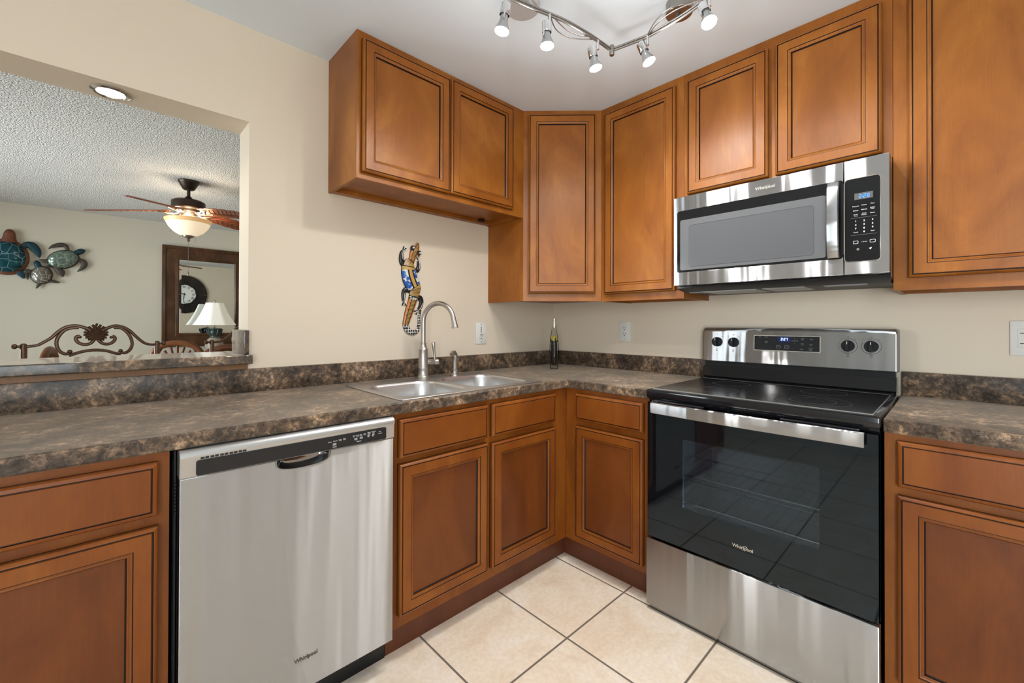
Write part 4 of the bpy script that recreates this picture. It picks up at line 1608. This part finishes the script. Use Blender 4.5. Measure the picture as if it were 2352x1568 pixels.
for a, b in ((-1.143, 1.583), (-1.103, 1.560)):
    m = MB(SINKW)
    m.dome(a, b, .011, .014, -.4, .009, .010, 20, 5, 0)
    m.dome(a, b, .0045, .006, -.4, .004, .021, 14, 4, 1)
    part(m, 'eye', [M_LZK, M_LZW], lb, 50)

# ------------------------------------------------------------------ track light
t = thing('track_light', 'curved silver six-spot track light on the kitchen ceiling', 'track light', (-1.0, -1.05, KC))
ZB = 2.290
m = MB()
m.lathe([(.064, KC - .0005), (.064, KC - .018), (.060, KC - .022), (.0, KC - .022)], (-1.185, -.862, 0), n=40)
m.tube([(-1.215, -.955, ZB + .004), (-1.205, -.92, KC - .03), (-1.2, -.905, KC - .02)], .006)
part(m, 'canopy', M_CANOPY, t)
m = MB()
m.lathe([(.048, KC - .0005), (.048, KC - .040), (.046, KC - .043), (.0, KC - .043)], (-.768, -1.272, 0), n=36)
m.tube([(-.775, -1.275, KC - .042), (-.80, -1.275, ZB + .012), (-.818, -1.275, ZB)], .007)
part(m, 'canopy', M_TRACK, t)
b1 = [(-1.42, -.90, ZB), (-1.341, -.936, ZB), (-1.232, -.964, ZB), (-1.172, -.981, ZB), (-1.1, -1.000, ZB), (-1.009, -1.013, ZB), (-.93, -1.020, ZB), (-.842, -1.024, ZB)]
b2 = [(-.838, -1.028, ZB), (-.822, -1.104, ZB), (-.812, -1.168, ZB), (-.816, -1.262, ZB), (-.824, -1.330, ZB), (-.842, -1.399, ZB), (-.90, -1.56, ZB), (-.95, -1.65, ZB)]
for b in (b1, b2):
    m = MB()
    for dz in (.0045, -.0045):
        m.tube([(p[0], p[1], p[2] + dz) for p in dense(b, 4)], .0042, n=8)
    part(m, 'rail', M_TRACK, t)
for w in ([(-1.153, -.975, ZB), (-1.101, -.957, ZB - .01), (-1.039, -.964, ZB - .012), (-.99, -.988, ZB - .008), (-.94, -1.019, ZB)],
          [(-1.148, -.983, ZB), (-1.075, -.980, ZB - .006), (-1.015, -.995, ZB - .008), (-.965, -1.018, ZB)],
          [(-.816, -1.169, ZB), (-.850, -1.22, ZB + .012), (-.866, -1.277, ZB + .016), (-.862, -1.33, ZB + .012), (-.846, -1.40, ZB)],
          [(-.816, -1.175, ZB), (-.836, -1.22, ZB + .010), (-.846, -1.277, ZB + .014), (-.848, -1.33, ZB + .010), (-.846, -1.39, ZB)]):
    m = MB()
    m.tube(dense(w, 5), .0022, n=6)
    part(m, 'wire', M_TRACK, t)
m = MB()
m.lathe([(.0085, ZB + .018), (.010, ZB + .014), (.010, ZB - .018), (.0085, ZB - .022), (.0, ZB - .022)], (-.838, -1.026, 0), n=18)
part(m, 'joint', M_TRACK, t)
HEADS = [((-1.338, -.937), (-1.349, -.928, 2.169)), ((-1.168, -.982), (-1.175, -.978, 2.175)), ((-.928, -1.020), (-.934, -1.017, 2.180)),
         ((-.812, -1.168), (-.818, -1.179, 2.184)), ((-.846, -1.412), (-.880, -1.425, 2.178)), ((-.93, -1.61), (-.945, -1.62, 2.178))]
for ((hx, hy), lens), off in zip(HEADS, (0, .010, .022, .024, .020, .020)):
    lens = Vector(lens)
    top = Vector((hx, hy, ZB))
    pe = Vector((hx, hy, ZB - .036))
    pv = pe + Vector((-.722, .692, .004)) * off
    d = (lens - (pv + Vector((0, 0, .004)))).normalized()
    m = MB()
    m.tube([top, pe], .0058, n=12)
    m.tube([pe + Vector((0, 0, .003)), pv + d * .010], .0045, n=8)
    # half-shell holder wrapped round the socket
    m.lathe([(.0150, -.012), (.0172, -.010), (.0172, .026), (.0165, .027), (.0150, .0)], pv + d * .004, d, n=20)
    sd = d.cross(Vector((0, 0, 1)))
    sd = sd.normalized() if sd.length > .05 else Vector((1, 0, 0))
    for k in (-1, 1):
        p0 = pv + d * .0 + sd * (k * .0172)
        m.tube([p0, p0 + d * .040, p0 + d * .052 + sd * (k * .003)], .0035, n=8)
    h = part(m, 'spot_head', M_CHROME, t, 40)
    m = MB()
    L0 = (lens - pv).length
    m.lathe([(.0125, .020), (.0145, L0 - .032), (.0215, L0 - .014), (.0250, L0 - .004), (.0250, L0 - .001)], pv, d, n=24)
    b = part(m, 'bulb', M_BULBG, h, 40)
    m = MB()
    m.lathe([(.0240, L0 - .0008), (.0235, L0 + .001), (.0, L0 + .0035)], pv, d, n=24)
    part(m, 'bulb_lens', M_BULB, h, 40)
    ld = bpy.data.lights.new('spot_bulb_light', 'POINT')
    ld.energy = 0.85
    ld.color = (1.0, 0.975, 0.945)
    ld.shadow_soft_size = .025
    lo = bpy.data.objects.new('spot_bulb_light', ld)
    COL.objects.link(lo)
    lo.location = lens + d * .045
    ld = bpy.data.lights.new('spot_beam_light', 'SPOT')
    ld.energy = 17.5
    ld.color = (1.0, 0.975, 0.945)
    ld.spot_size = math.radians(172)
    ld.spot_blend = 1.0
    ld.shadow_soft_size = .016
    lo = bpy.data.objects.new('spot_beam_light', ld)
    COL.objects.link(lo)
    lo.location = lens + d * .010
    lo.rotation_euler = d.to_track_quat('-Z', 'Y').to_euler()

# recessed downlight in the pass-through header
t = thing('downlight', 'small lit recessed light in the underside of the pass-through opening', 'ceiling light', (-2.295, .085, ZO))
m = MB()
m.lathe([(.054, ZO - .0005), (.054, ZO - .004), (.046, ZO - .009), (.040, ZO - .007), (.037, ZO - .0005), (.054, ZO - .0005)], (-2.295, .085, 0), n=32, caps=False)
part(m, 'trim_ring', M_CHROME, t)
m = MB()
m.lathe([(.0365, ZO - .001), (.034, ZO - .006), (.0, ZO - .008)], (-2.295, .085, 0), n=28)
part(m, 'lens', M_BULB, t)
ld = bpy.data.lights.new('downlight_light', 'SPOT')
ld.energy = 9
ld.color = (1, .95, .88)
ld.spot_size = math.radians(165)
ld.spot_blend = .8
ld.shadow_soft_size = .035
lo = bpy.data.objects.new('downlight_light', ld)
COL.objects.link(lo)
lo.location = (-2.295, .085, ZO - .012)

# ------------------------------------------------------------------ dining room: ceiling fan
HX, HY = -1.773, 2.72
t = thing('ceiling_fan', 'dark bronze ceiling fan with leaf-shaped wooden blades and a glowing glass bowl', 'ceiling fan', (HX, HY, DC))
m = MB()
m.lathe([(.078, DC - .0005), (.078, DC - .012), (.072, DC - .022), (.066, DC - .030), (.045, DC - .072), (.036, DC - .078), (.0, DC - .078)], (HX, HY, 0), n=36)
part(m, 'canopy', M_BRONZE, t)
m = MB()
m.lathe([(.013, DC - .075), (.013, DC - .135), (.022, DC - .140), (.034, DC - .160), (.040, DC - .172), (.0, DC - .172)], (HX, HY, 0), n=24)
part(m, 'down_rod', M_BRONZE, t)
ZM = 2.165
m = MB()
m.lathe([(.050, ZM + .108), (.105, ZM + .100), (.122, ZM + .088), (.124, ZM + .080), (.124, ZM + .030), (.118, ZM + .022), (.095, ZM + .016), (.090, ZM - .002), (.060, ZM - .010), (.0, ZM - .010)], (HX, HY, 0), n=44)
part(m, 'motor', M_BRONZE, t)
m = MB()
m.lathe([(.060, ZM - .009), (.062, ZM - .040), (.052, ZM - .052), (.0, ZM - .052)], (HX, HY, 0), n=32)
part(m, 'switch_housing', M_PEWTER, t)
for k in range(5):
    ang = math.radians(162 + 72 * k)
    R3 = Matrix.Rotation(ang, 3, 'Z')
    droop = math.radians(6.4)
    pitch = math.radians(-11)

    def bl(r, w, h=0.0):
        y = w * math.cos(pitch)
        z = w * math.sin(pitch) + h
        p = Vector((r * math.cos(droop), y, -r * math.sin(droop) + z + .012))
        p = R3 @ p
        return (HX + p.x, HY + p.y, ZM + p.z)
    m = MB()
    m.tube([bl(.075, 0, -.012), bl(.11, .0, -.022), bl(.15, 0, -.020), bl(.175, 0, -.008)], [.010, .008, .009, .010], n=8)
    for s_ in (-1, 1):
        m.tube([bl(.11, .0, -.020), bl(.15, .030 * s_, -.016), bl(.195, .045 * s_, -.007), bl(.215, .040 * s_, -.006)], [.007, .006, .006, .004], n=8)
    n = 26
    top, bot = [], []
    loops = []
    for i in range(n + 1):
        u = i / n
        r = .14 + .55 * u
        w = .098 * (math.sin(PI * min(1, (u * .86 + .14))) ** .55) * (1 - .10 * u) if u < .999 else .004
        lobes = .010 * abs(math.sin(u * PI * 6.5)) * (1 if .1 < u < .95 else 0)
        w = max(.030 if i == n else .042, w + lobes - .006)
        loops.append([bl(r, -w, -.002), bl(r, -w * .5, .003), bl(r, 0, .001 - .0035), bl(r, w * .5, .003), bl(r, w, -.002), bl(r, w, .003), bl(r, w * .5, .009), bl(r, 0, .006), bl(r, -w * .5, .009), bl(r, -w, .003)])
    m2 = MB()
    m2.loft(loops)
    for i in range(4, 24, 2):
        u = i / n
        r = .14 + .55 * u
        for s_ in (-1, 1):
            m2.tube([bl(r, 0, -.0035), bl(r + .030, .045 * s_, -.0005), bl(r + .052, .078 * s_, -.0030)], [.0022, .0020, .0008], n=5)
    b = part(m2, 'blade', M_BLADE, t, 40)
    part(m, 'blade_iron', M_PEWTER, b, 50)
m = MB()
zr = 2.094
prof = [(.158, zr + .004), (.166, zr + .006), (.172, zr + .001), (.171, zr - .008), (.160, zr - .030), (.140, zr - .068), (.110, zr - .104), (.075, zr - .128), (.040, zr - .140), (.0, zr - .143)]
m.lathe(prof, (HX, HY, 0), n=48, caps=False, mi=[1, 1, 1, 1, 0, 0, 0, 0, 0])
o = part(m, 'glass_bowl', [M_BOWL, M_RIM], t, 50)
m = MB()
m.lathe([(.046, zr - .137), (.040, zr - .150), (.018, zr - .158), (.010, zr - .164), (.013, zr - .172), (.013, zr - .182), (.006, zr - .190), (.0, zr - .191)], (HX, HY, 0), n=24)
part(m, 'finial', M_PEWTER, t)
m = MB()
m.tube([(HX, HY, zr - .188), (HX, HY, 1.64)], .0016, n=6)
m.lathe([(.0, 1.600), (.005, 1.604), (.006, 1.612), (.003, 1.640), (.0, 1.645)], (HX + .001, HY, 0), n=10)
m.tube([(HX + .05, HY - .02, ZM - .05), (HX + .05, HY - .02, 1.90)], .0010, n=6)
part(m, 'pull_chain', M_PEWTER, t)
for k in range(3):
    ld = bpy.data.lights.new('fan_bowl_light', 'POINT')
    ld.energy = 6.0
    ld.color = (1.0, .86, .66)
    ld.shadow_soft_size = .03
    lo = bpy.data.objects.new('fan_bowl_light', ld)
    COL.objects.link(lo)
    lo.location = (HX + .10 * math.cos(k * 2.1 + .4), HY + .10 * math.sin(k * 2.1 + .4), zr + .022)

# ------------------------------------------------------------------ turtle wall sculpture
t = thing('turtle_sculpture', 'metal wall sculpture of three sea turtles on the far dining room wall', 'wall sculpture', (-2.8, FARY, 1.85))
C0 = .02


def flipper(pts, mat, body, h=.35):
    m = MB(FARW)
    m.relief(dense(pts, 4), h, C0, 8, 0)
    return part(m, 'flipper', mat, body, 50)


def turtle(name, ca, cb, ra, rb, ang, skirt, shell, skin, skirtm, head, flips):
    m = MB(FARW)
    m.dome(ca, cb, ra * skirt, rb * skirt, ang, .022, C0 - .012, 40, 5)
    body = part(m, name, skirtm, t, 50)
    m = MB(FARW)
    m.dome(ca, cb, ra, rb, ang, min(ra, rb) * .45, C0 + .010, 40, 10)
    part(m, 'shell', shell, body, 60)
    m = MB(FARW)
    m.relief(dense(head, 4), .6, C0, 10)
    part(m, 'head', skin[0], body, 60)
    for f in flips:
        flipper(f, skin[1], body)


turtle('turtle', -3.045, 1.868, .136, .162, 0, 1.17, M_TS1, (M_TBROWN, M_TTEAL), M_TBROWN,
       [(-3.030, 2.020, .060), (-3.028, 2.055, .050), (-3.026, 2.090, .044), (-3.024, 2.125, .038), (-3.022, 2.150, .022), (-3.021, 2.158, .006)],
       [[(-2.935, 1.975, .020), (-2.905, 2.012, .030), (-2.872, 2.008, .036), (-2.845, 1.975, .036), (-2.825, 1.930, .026), (-2.815, 1.880, .006)],
        [(-3.155, 1.975, .020), (-3.185, 2.012, .030), (-3.218, 2.008, .036), (-3.245, 1.975, .036), (-3.265, 1.930, .026), (-3.275, 1.880, .006)],
        [(-2.96, 1.72, .03), (-2.935, 1.69, .03), (-2.925, 1.65, .01)], [(-3.13, 1.72, .03), (-3.155, 1.69, .03), (-3.165, 1.65, .01)]])
turtle('turtle', -2.637, 1.884, .122, .092, math.radians(27), 1.10, M_TS2, (M_TTEAL, M_TGREY), M_TGREY,
       [(-2.548, 1.955, .024), (-2.528, 1.972, .028), (-2.508, 1.985, .030), (-2.488, 1.996, .026), (-2.472, 2.003, .012), (-2.466, 2.006, .004)],
       [[(-2.607, 1.990, .018), (-2.612, 2.020, .020), (-2.630, 2.040, .022), (-2.665, 2.040, .024), (-2.705, 2.026, .018), (-2.735, 2.002, .010), (-2.748, 1.985, .003)],
        [(-2.525, 1.895, .016), (-2.500, 1.890, .020), (-2.477, 1.868, .026), (-2.474, 1.835, .026), (-2.492, 1.797, .018), (-2.527, 1.757, .004)],
        [(-2.735, 1.845, .018), (-2.775, 1.852, .020), (-2.819, 1.863, .006)],
        [(-2.690, 1.800, .022), (-2.672, 1.765, .026), (-2.653, 1.735, .032), (-2.640, 1.689, .006)]])
turtle('turtle', -2.798, 1.697, .074, .090, math.radians(-14), 1.12, M_TS3, (M_TTEAL, M_TGREY), M_TGREY,
       [(-2.818, 1.775, .026), (-2.825, 1.795, .027), (-2.831, 1.820, .024), (-2.834, 1.840, .018), (-2.835, 1.853, .005)],
       [[(-2.865, 1.725, .018), (-2.895, 1.728, .024), (-2.912, 1.715, .024), (-2.908, 1.683, .018), (-2.895, 1.641, .003)],
        [(-2.745, 1.640, .014), (-2.720, 1.637, .016), (-2.695, 1.632, .014), (-2.661, 1.622, .003)],
        [(-2.808, 1.610, .014), (-2.818, 1.590, .016), (-2.836, 1.549, .004)],
        [(-2.765, 1.770, .016), (-2.745, 1.800, .014), (-2.730, 1.818, .006)]])

# ------------------------------------------------------------------ mirror, lamp, console
t = thing('wall_mirror', 'large wall mirror in a wide dark wooden frame on the far dining room wall', 'mirror', (-1.31, FARY, .9))
MA0, MA1, MB0, MB1 = -1.790, -.848, .880, 2.162
m = MB(FARW)
PF = [(0, .001, 0), (0, .030, 0), (.006, .040, 0), (.030, .046, 0), (.040, .040, 0), (.046, .030, 0), (.056, .030, 0), (.085, .026, 0), (.135, .018, 0), (.142, .022, 0), (.160, .024, 0), (.168, .018, 0), (.172, .008, 0)]
m.rings(MA0, MA1, MB0, MB1, 0, PF)
part(m, 'frame', M_MIRW, t, 35)
m = MB(FARW)
i = .170
m.rings(MA0 + i, MA1 - i, MB0 + i, MB1 - i, .006, [(0, 0, 0), (.024, .0005, 0)], 0)
part(m, 'glass', M_MIRROR, t, 0)

t = thing('console_table', 'dark wooden console table against the far wall below the mirror', 'table', (-1.3, 4.6, 0))
m = MB()
m.box((-1.95, 4.36, .735), (-.65, FARY - .01, .765), bev=.006)
part(m, 'table_top', M_DWOOD, t)
m = MB()
m.box((-1.90, 4.40, .64), (-.70, FARY - .03, .7345))
part(m, 'apron', M_DWOOD, t)
for x in (-1.87, -.73):
    for y in (4.43, 4.81):
        m = MB()
        m.lathe([(.018, 0), (.022, .04), (.030, .30), (.022, .50), (.034, .58), (.034, .64)], (x, y, 0), n=18)
        part(m, 'leg', M_DWOOD, t)
LX, LY = -1.286, 4.585
t = thing('table_lamp', 'table lamp with cream bell shade in front of the dark framed mirror', 'lamp', (LX, LY, .766))
m = MB()
m.lathe([(.075, .766), (.078, .772), (.066, .784), (.05, .79), (.058, .81), (.092, .85), (.102, .90), (.088, .96), (.055, .995), (.045, 1.00)], (LX, LY, 0), n=32)
part(m, 'base', M_LAMPT, t)
m = MB()
m.lathe([(.046, 1.000), (.050, 1.012), (.046, 1.020), (.058, 1.030), (.072, 1.075), (.066, 1.09), (.080, 1.105), (.080, 1.115), (.030, 1.118), (.018, 1.125)], (LX, LY, 0), n=32)
for k in range(10):
    a = 2 * PI * k / 10
    m.tube([(LX + .050 * math.cos(a), LY + .050 * math.sin(a), 1.028), (LX + .070 * math.cos(a), LY + .070 * math.sin(a), 1.055), (LX + .078 * math.cos(a), LY + .078 * math.sin(a), 1.09), (LX + .088 * math.cos(a), LY + .088 * math.sin(a), 1.105)], [.006, .011, .010, .004], n=8)
part(m, 'leaf_collar', M_LAMPG, t, 50)
m = MB()
m.tube([(LX, LY, 1.12), (LX, LY, 1.46)], .006, n=10)
m.lathe([(.0, 1.445), (.010, 1.450), (.010, 1.462), (.004, 1.468), (.006, 1.474), (.0, 1.480)], (LX, LY, 0), n=14)
part(m, 'stem', M_PEWTER, t)
m = MB()
loops = []
for r, z in ((.236, 1.160), (.234, 1.166), (.195, 1.225), (.155, 1.300), (.122, 1.375), (.098, 1.437), (.096, 1.441)):
    lp = []
    for k in range(48):
        a = 2 * PI * k / 48
        seg = (a + PI / 8) % (PI / 4) - PI / 8
        q = r * (.93 + .07 * (math.cos(PI / 8) / math.cos(seg) - .924) / .076)
        lp.append((LX + q * math.cos(a), LY + q * math.sin(a), z))
    loops.append(lp)
m.loft(loops, cap0=False, cap1=False)
sh = part(m, 'lamp_shade', M_SHADE, t, 50)
so = sh.modifiers.new('thick', 'SOLIDIFY')
so.thickness = .002

# clock on the kitchen partition, facing the dining room (seen in the mirror)
KX, KZ, KR = 1.06, 1.800, .41
t = thing('wall_clock', 'round dark wooden clock with roman numerals, reflected in the dining room mirror', 'clock', BACKW(KX, KZ, 0))
m = MB(BACKW)
for k in range(16):
    a0, a1 = 2 * PI * k / 16 + .01, 2 * PI * (k + 1) / 16 - .01
    poly = [(KX + .20 * math.cos(a0), KZ + .20 * math.sin(a0))] + [(KX + KR * math.cos(a0 + (a1 - a0) * i / 4), KZ + KR * math.sin(a0 + (a1 - a0) * i / 4)) for i in range(5)] + [(KX + .20 * math.cos(a1), KZ + .20 * math.sin(a1))]
    m.prism(poly, .002, .022 + .003 * (k % 2))
m.lathe([(.225, .002), (.225, .034), (.212, .036), (.205, .024), (.205, .002)], BACKW(KX, KZ, 0), BACKW.n, n=48)
part(m, 'frame', M_CLKW, t)
m = MB(BACKW)
m.lathe([(.206, .003), (.206, .024), (.0, .024)], BACKW(KX, KZ, 0), BACKW.n, n=48)
fc = part(m, 'clock_face', M_FACE, t)
for k, s_ in enumerate(('XII', 'I', 'II', 'III', 'IIII', 'V', 'VI', 'VII', 'VIII', 'IX', 'X', 'XI')):
    th = math.radians(30 * k)
    u = Vector((math.cos(th), -math.sin(th)))
    v = Vector((math.sin(th), math.cos(th)))
    fr = Frame(BACKW(KX + v.x * .160, KZ + v.y * .160, 0), BACKW.u * u.x + Vector((0, 0, 1)) * u.y, BACKW.n, BACKW.u * v.x + Vector((0, 0, 1)) * v.y)
    m = MB(fr)
    m.text(s_, .062, 0, 0, .0242, sx=.8, bold=.001)
    part(m, 'numeral', M_LEGD, fc)
for th, L_, w in ((math.radians(174), .150, .006), (math.radians(74), .10, .008)):
    v = Vector((math.sin(th), math.cos(th)))
    p = Vector((v.y, -v.x))
    m = MB(BACKW)
    q = lambda r, s_: (KX + v.x * r + p.x * s_, KZ + v.y * r + p.y * s_)
    m.prism([q(-.03, -w), q(-.03, w), q(L_ * .7, w), q(L_, 0), q(L_ * .7, -w)][::-1], .0255, .0275)
    part(m, 'hand', M_SLOT, t)

# ------------------------------------------------------------------ bar stools
SY = .85


def stool():
    t = thing('bar_stool', 'bronze metal scroll-back bar stool standing behind the raised bar, whole crest in view', 'bar stool', (-2.335, SY - .2, 0), 'scroll-back bar stools')
    for x in (-2.562, -2.111):
        m = MB()
        m.tube([(x, SY, .70), (x, SY, 1.082), (x, SY, 1.090), (x, SY, 1.094)], [.0115, .0115, .0105, .006], n=14)
        part(m, 'back_post', M_BRONZE2, t)
        m = MB()
        sg = -1 if x < -2.3 else 1
        m.lathe([(.005, .0), (.0055, .012), (.0110, .016), (.0120, .021), (.0085, .028), (.0, .030)], (x + sg * .006, SY, 1.081), (sg, 0, 0), n=14)
        part(m, 'knob', M_BRONZE2, t)
    P = lambda l: [(a, SY, b) for a, b in l]

    def curve(l, r0, r1, ball=None):
        d = [(x, z) for x, z, w in dense([(a, b, 0) for a, b in l], 5)]
        n = len(d)
        m.tube(P(d), [r0 + (r1 - r0) * i / (n - 1) for i in range(n)], n=10, upv=(0, 1, 0))
        if ball:
            a, b, r = ball
            m.lathe([(.0, -r)] + [(r * math.cos(math.radians(q)), r * math.sin(math.radians(q))) for q in range(-75, 90, 15)] + [(.0, r)], (a, SY, b), (0, 1, 0), n=14)
    m = MB()
    curve([(-2.553, 1.080), (-2.522, 1.085), (-2.5, 1.1), (-2.479, 1.118), (-2.462, 1.14), (-2.441, 1.161), (-2.417, 1.171), (-2.388, 1.169), (-2.350, 1.150)], .0060, .0078)
    curve([(-2.120, 1.075), (-2.149, 1.079), (-2.170, 1.093), (-2.193, 1.119), (-2.216, 1.147), (-2.241, 1.165), (-2.271, 1.171), (-2.312, 1.152)], .0060, .0078)
    part(m, 'top_rail', M_BRONZE2, t)
    for l, ball in (([(-2.392, 1.163), (-2.417, 1.161), (-2.437, 1.152), (-2.452, 1.133), (-2.462, 1.108), (-2.463, 1.084), (-2.455, 1.058), (-2.44, 1.044), (-2.427, 1.043), (-2.421, 1.052)], (-2.421, 1.052, .0095)),
                    ([(-2.273, 1.163), (-2.246, 1.159), (-2.224, 1.137), (-2.210, 1.106), (-2.207, 1.075), (-2.217, 1.049), (-2.234, 1.038), (-2.248, 1.043)], (-2.249, 1.049, .0095)),
                    ([(-2.335, 1.118), (-2.349, 1.093), (-2.365, 1.084), (-2.383, 1.086), (-2.397, 1.097), (-2.402, 1.113), (-2.397, 1.123), (-2.390, 1.122)], (-2.389, 1.119, .007)),
                    ([(-2.335, 1.118), (-2.318, 1.092), (-2.300, 1.083), (-2.281, 1.088), (-2.269, 1.104), (-2.271, 1.117), (-2.279, 1.121)], (-2.282, 1.116, .007)),
                    ([(-2.424, 1.034), (-2.394, 1.046), (-2.365, 1.054), (-2.332, 1.056), (-2.299, 1.051), (-2.275, 1.041), (-2.247, 1.030)], None)):
        m = MB()
        curve(l, .0072, .0070, ball)
        part(m, 'scroll', M_BRONZE2, t)
    m = MB()
    for a, b in ((-2.332, 1.184), (-2.347, 1.177), (-2.360, 1.168), (-2.371, 1.156), (-2.376, 1.143), (-2.377, 1.130), (-2.371, 1.117), (-2.362, 1.106), (-2.318, 1.177), (-2.306, 1.168), (-2.296, 1.155), (-2.292, 1.142), (-2.292, 1.129), (-2.297, 1.115), (-2.306, 1.104)):
        mx, mz = (a - 2.334) / 2, (b + 1.105) / 2
        k = .010 if a < -2.334 else -.010
        d = dense([(-2.334, 1.105, .0035), (mx + k * .6, mz + .004, .0058), (a, b, .0050)], 4)
        m.tube([(x, SY - .004, z) for x, z, w in d], [w for x, z, w in d], n=8, upv=(0, 1, 0), flat=1.3)
    part(m, 'shell_crest', M_BRONZE2, t, 50)
    m = MB()
    m.lathe([(.0, .66), (.19, .66), (.215, .675), (.215, .715), (.19, .735), (.0, .742)], (-2.335, SY - .20, 0), n=36)
    part(m, 'seat', M_CUSH, t, 50)
    m = MB()
    m.tube([(-2.562, SY, .71), (-2.50, SY - .08, .655), (-2.17, SY - .08, .655), (-2.111, SY, .71)], .011, n=10)
    m.lathe([(.10, .63), (.10, .66), (.0, .66)], (-2.335, SY - .2, 0), n=24)
    part(m, 'seat_frame', M_BRONZE2, t)
    for sx in (-1, 1):
        for sy in (-1, 1):
            m = MB()
            m.tube([(-2.335 + sx * .07, SY - .2 + sy * .07, .64), (-2.335 + sx * .15, SY - .2 + sy * .15, .35), (-2.335 + sx * .21, SY - .2 + sy * .21, .012), (-2.335 + sx * .212, SY - .2 + sy * .212, 0)], .012, n=10)
            part(m, 'leg', M_BRONZE2, t)
    m = MB()
    m.tube([(-2.335 + .172 * 1.414 * math.cos(i * PI / 12), SY - .2 + .172 * 1.414 * math.sin(i * PI / 12), .235) for i in range(24)], .008, n=8, closed=True)
    part(m, 'foot_ring', M_BRONZE2, t)
    return t


st = stool()
copy_thing(st, (st.location.x + .684, st.location.y, 0), 0, 'bronze scroll-back bar stool partly hidden behind the bar side splash, before the lamp')


# ------------------------------------------------------------------ dining chairs
def dining_chair():
    x0, y0 = 0, 0
    t = thing('dining_chair', 'carved wooden dining chair in front of the dark mirror frame, arched back above the bar', 'chair', (0, 0, 0), 'carved dining chairs')
    for s_ in (-1, 1):
        m = MB()
        m.tube([(s_ * .215, .02, 0), (s_ * .215, 0, .44), (s_ * .208, 0, .80), (s_ * .20, .012, .93)], [.020, .022, .020, .016], n=10)
        part(m, 'leg', M_CHAIR, t)
        m = MB()
        m.lathe([(.020, 0), (.026, .03), (.018, .10), (.028, .30), (.032, .36), (.032, .42)], (s_ * .20, -.40, 0), n=14)
        part(m, 'leg', M_CHAIR, t)
    m = MB()
    d = []
    for i in range(25):
        th = PI * i / 24
        d.append((.172 * math.cos(th), .012, .905 + .113 * math.sin(th)))
    m.tube(d, [.020 + .004 * math.sin(PI * i / 24) for i in range(25)], n=10, upv=(0, 1, 0), flat=.8)
    m.tube([(.13 * math.cos(PI * i / 16), .004, .905 + .118 * math.sin(PI * i / 16)) for i in range(17)], .006, n=6, upv=(0, 1, 0))
    part(m, 'crest_rail', M_CHAIR, t, 50)
    m = MB()
    for i in range(9):
        th = PI * (i + .5) / 9
        m.tube([(.03 * math.cos(th), .012, .80 + .02 * math.sin(th)), (.085 * math.cos(th), .012, .80 + .12 * math.sin(th)), (.135 * math.cos(th), .012, .83 + .165 * math.sin(th))], [.005, .009, .011], n=8)
    m.box((-.10, .006, .47), (.10, .018, .82), bev=.004)
    part(m, 'splat', M_CHAIR, t, 50)
    m = MB()
    m.box((-.225, -.42, .42), (.225, .03, .455), bev=.008)
    part(m, 'seat_frame', M_CHAIR, t)
    m = MB()
    m.box((-.21, -.405, .456), (.21, -.03, .49), bev=.015)
    part(m, 'seat', M_CUSH, t)
    return t


ch = dining_chair()
ch.location = (-1.862, 2.50, 0)
ch.rotation_euler = (0, 0, math.radians(158))
copy_thing(ch, (-2.535, 1.84, 0), math.radians(84), 'carved wooden dining chair turned sideways, its crest end seen through the scroll-back stool')
copy_thing(ch, (-1.672, 1.52, 0), math.radians(170), 'carved wooden dining chair just behind the partly hidden stool, low crest beside the lamp base')
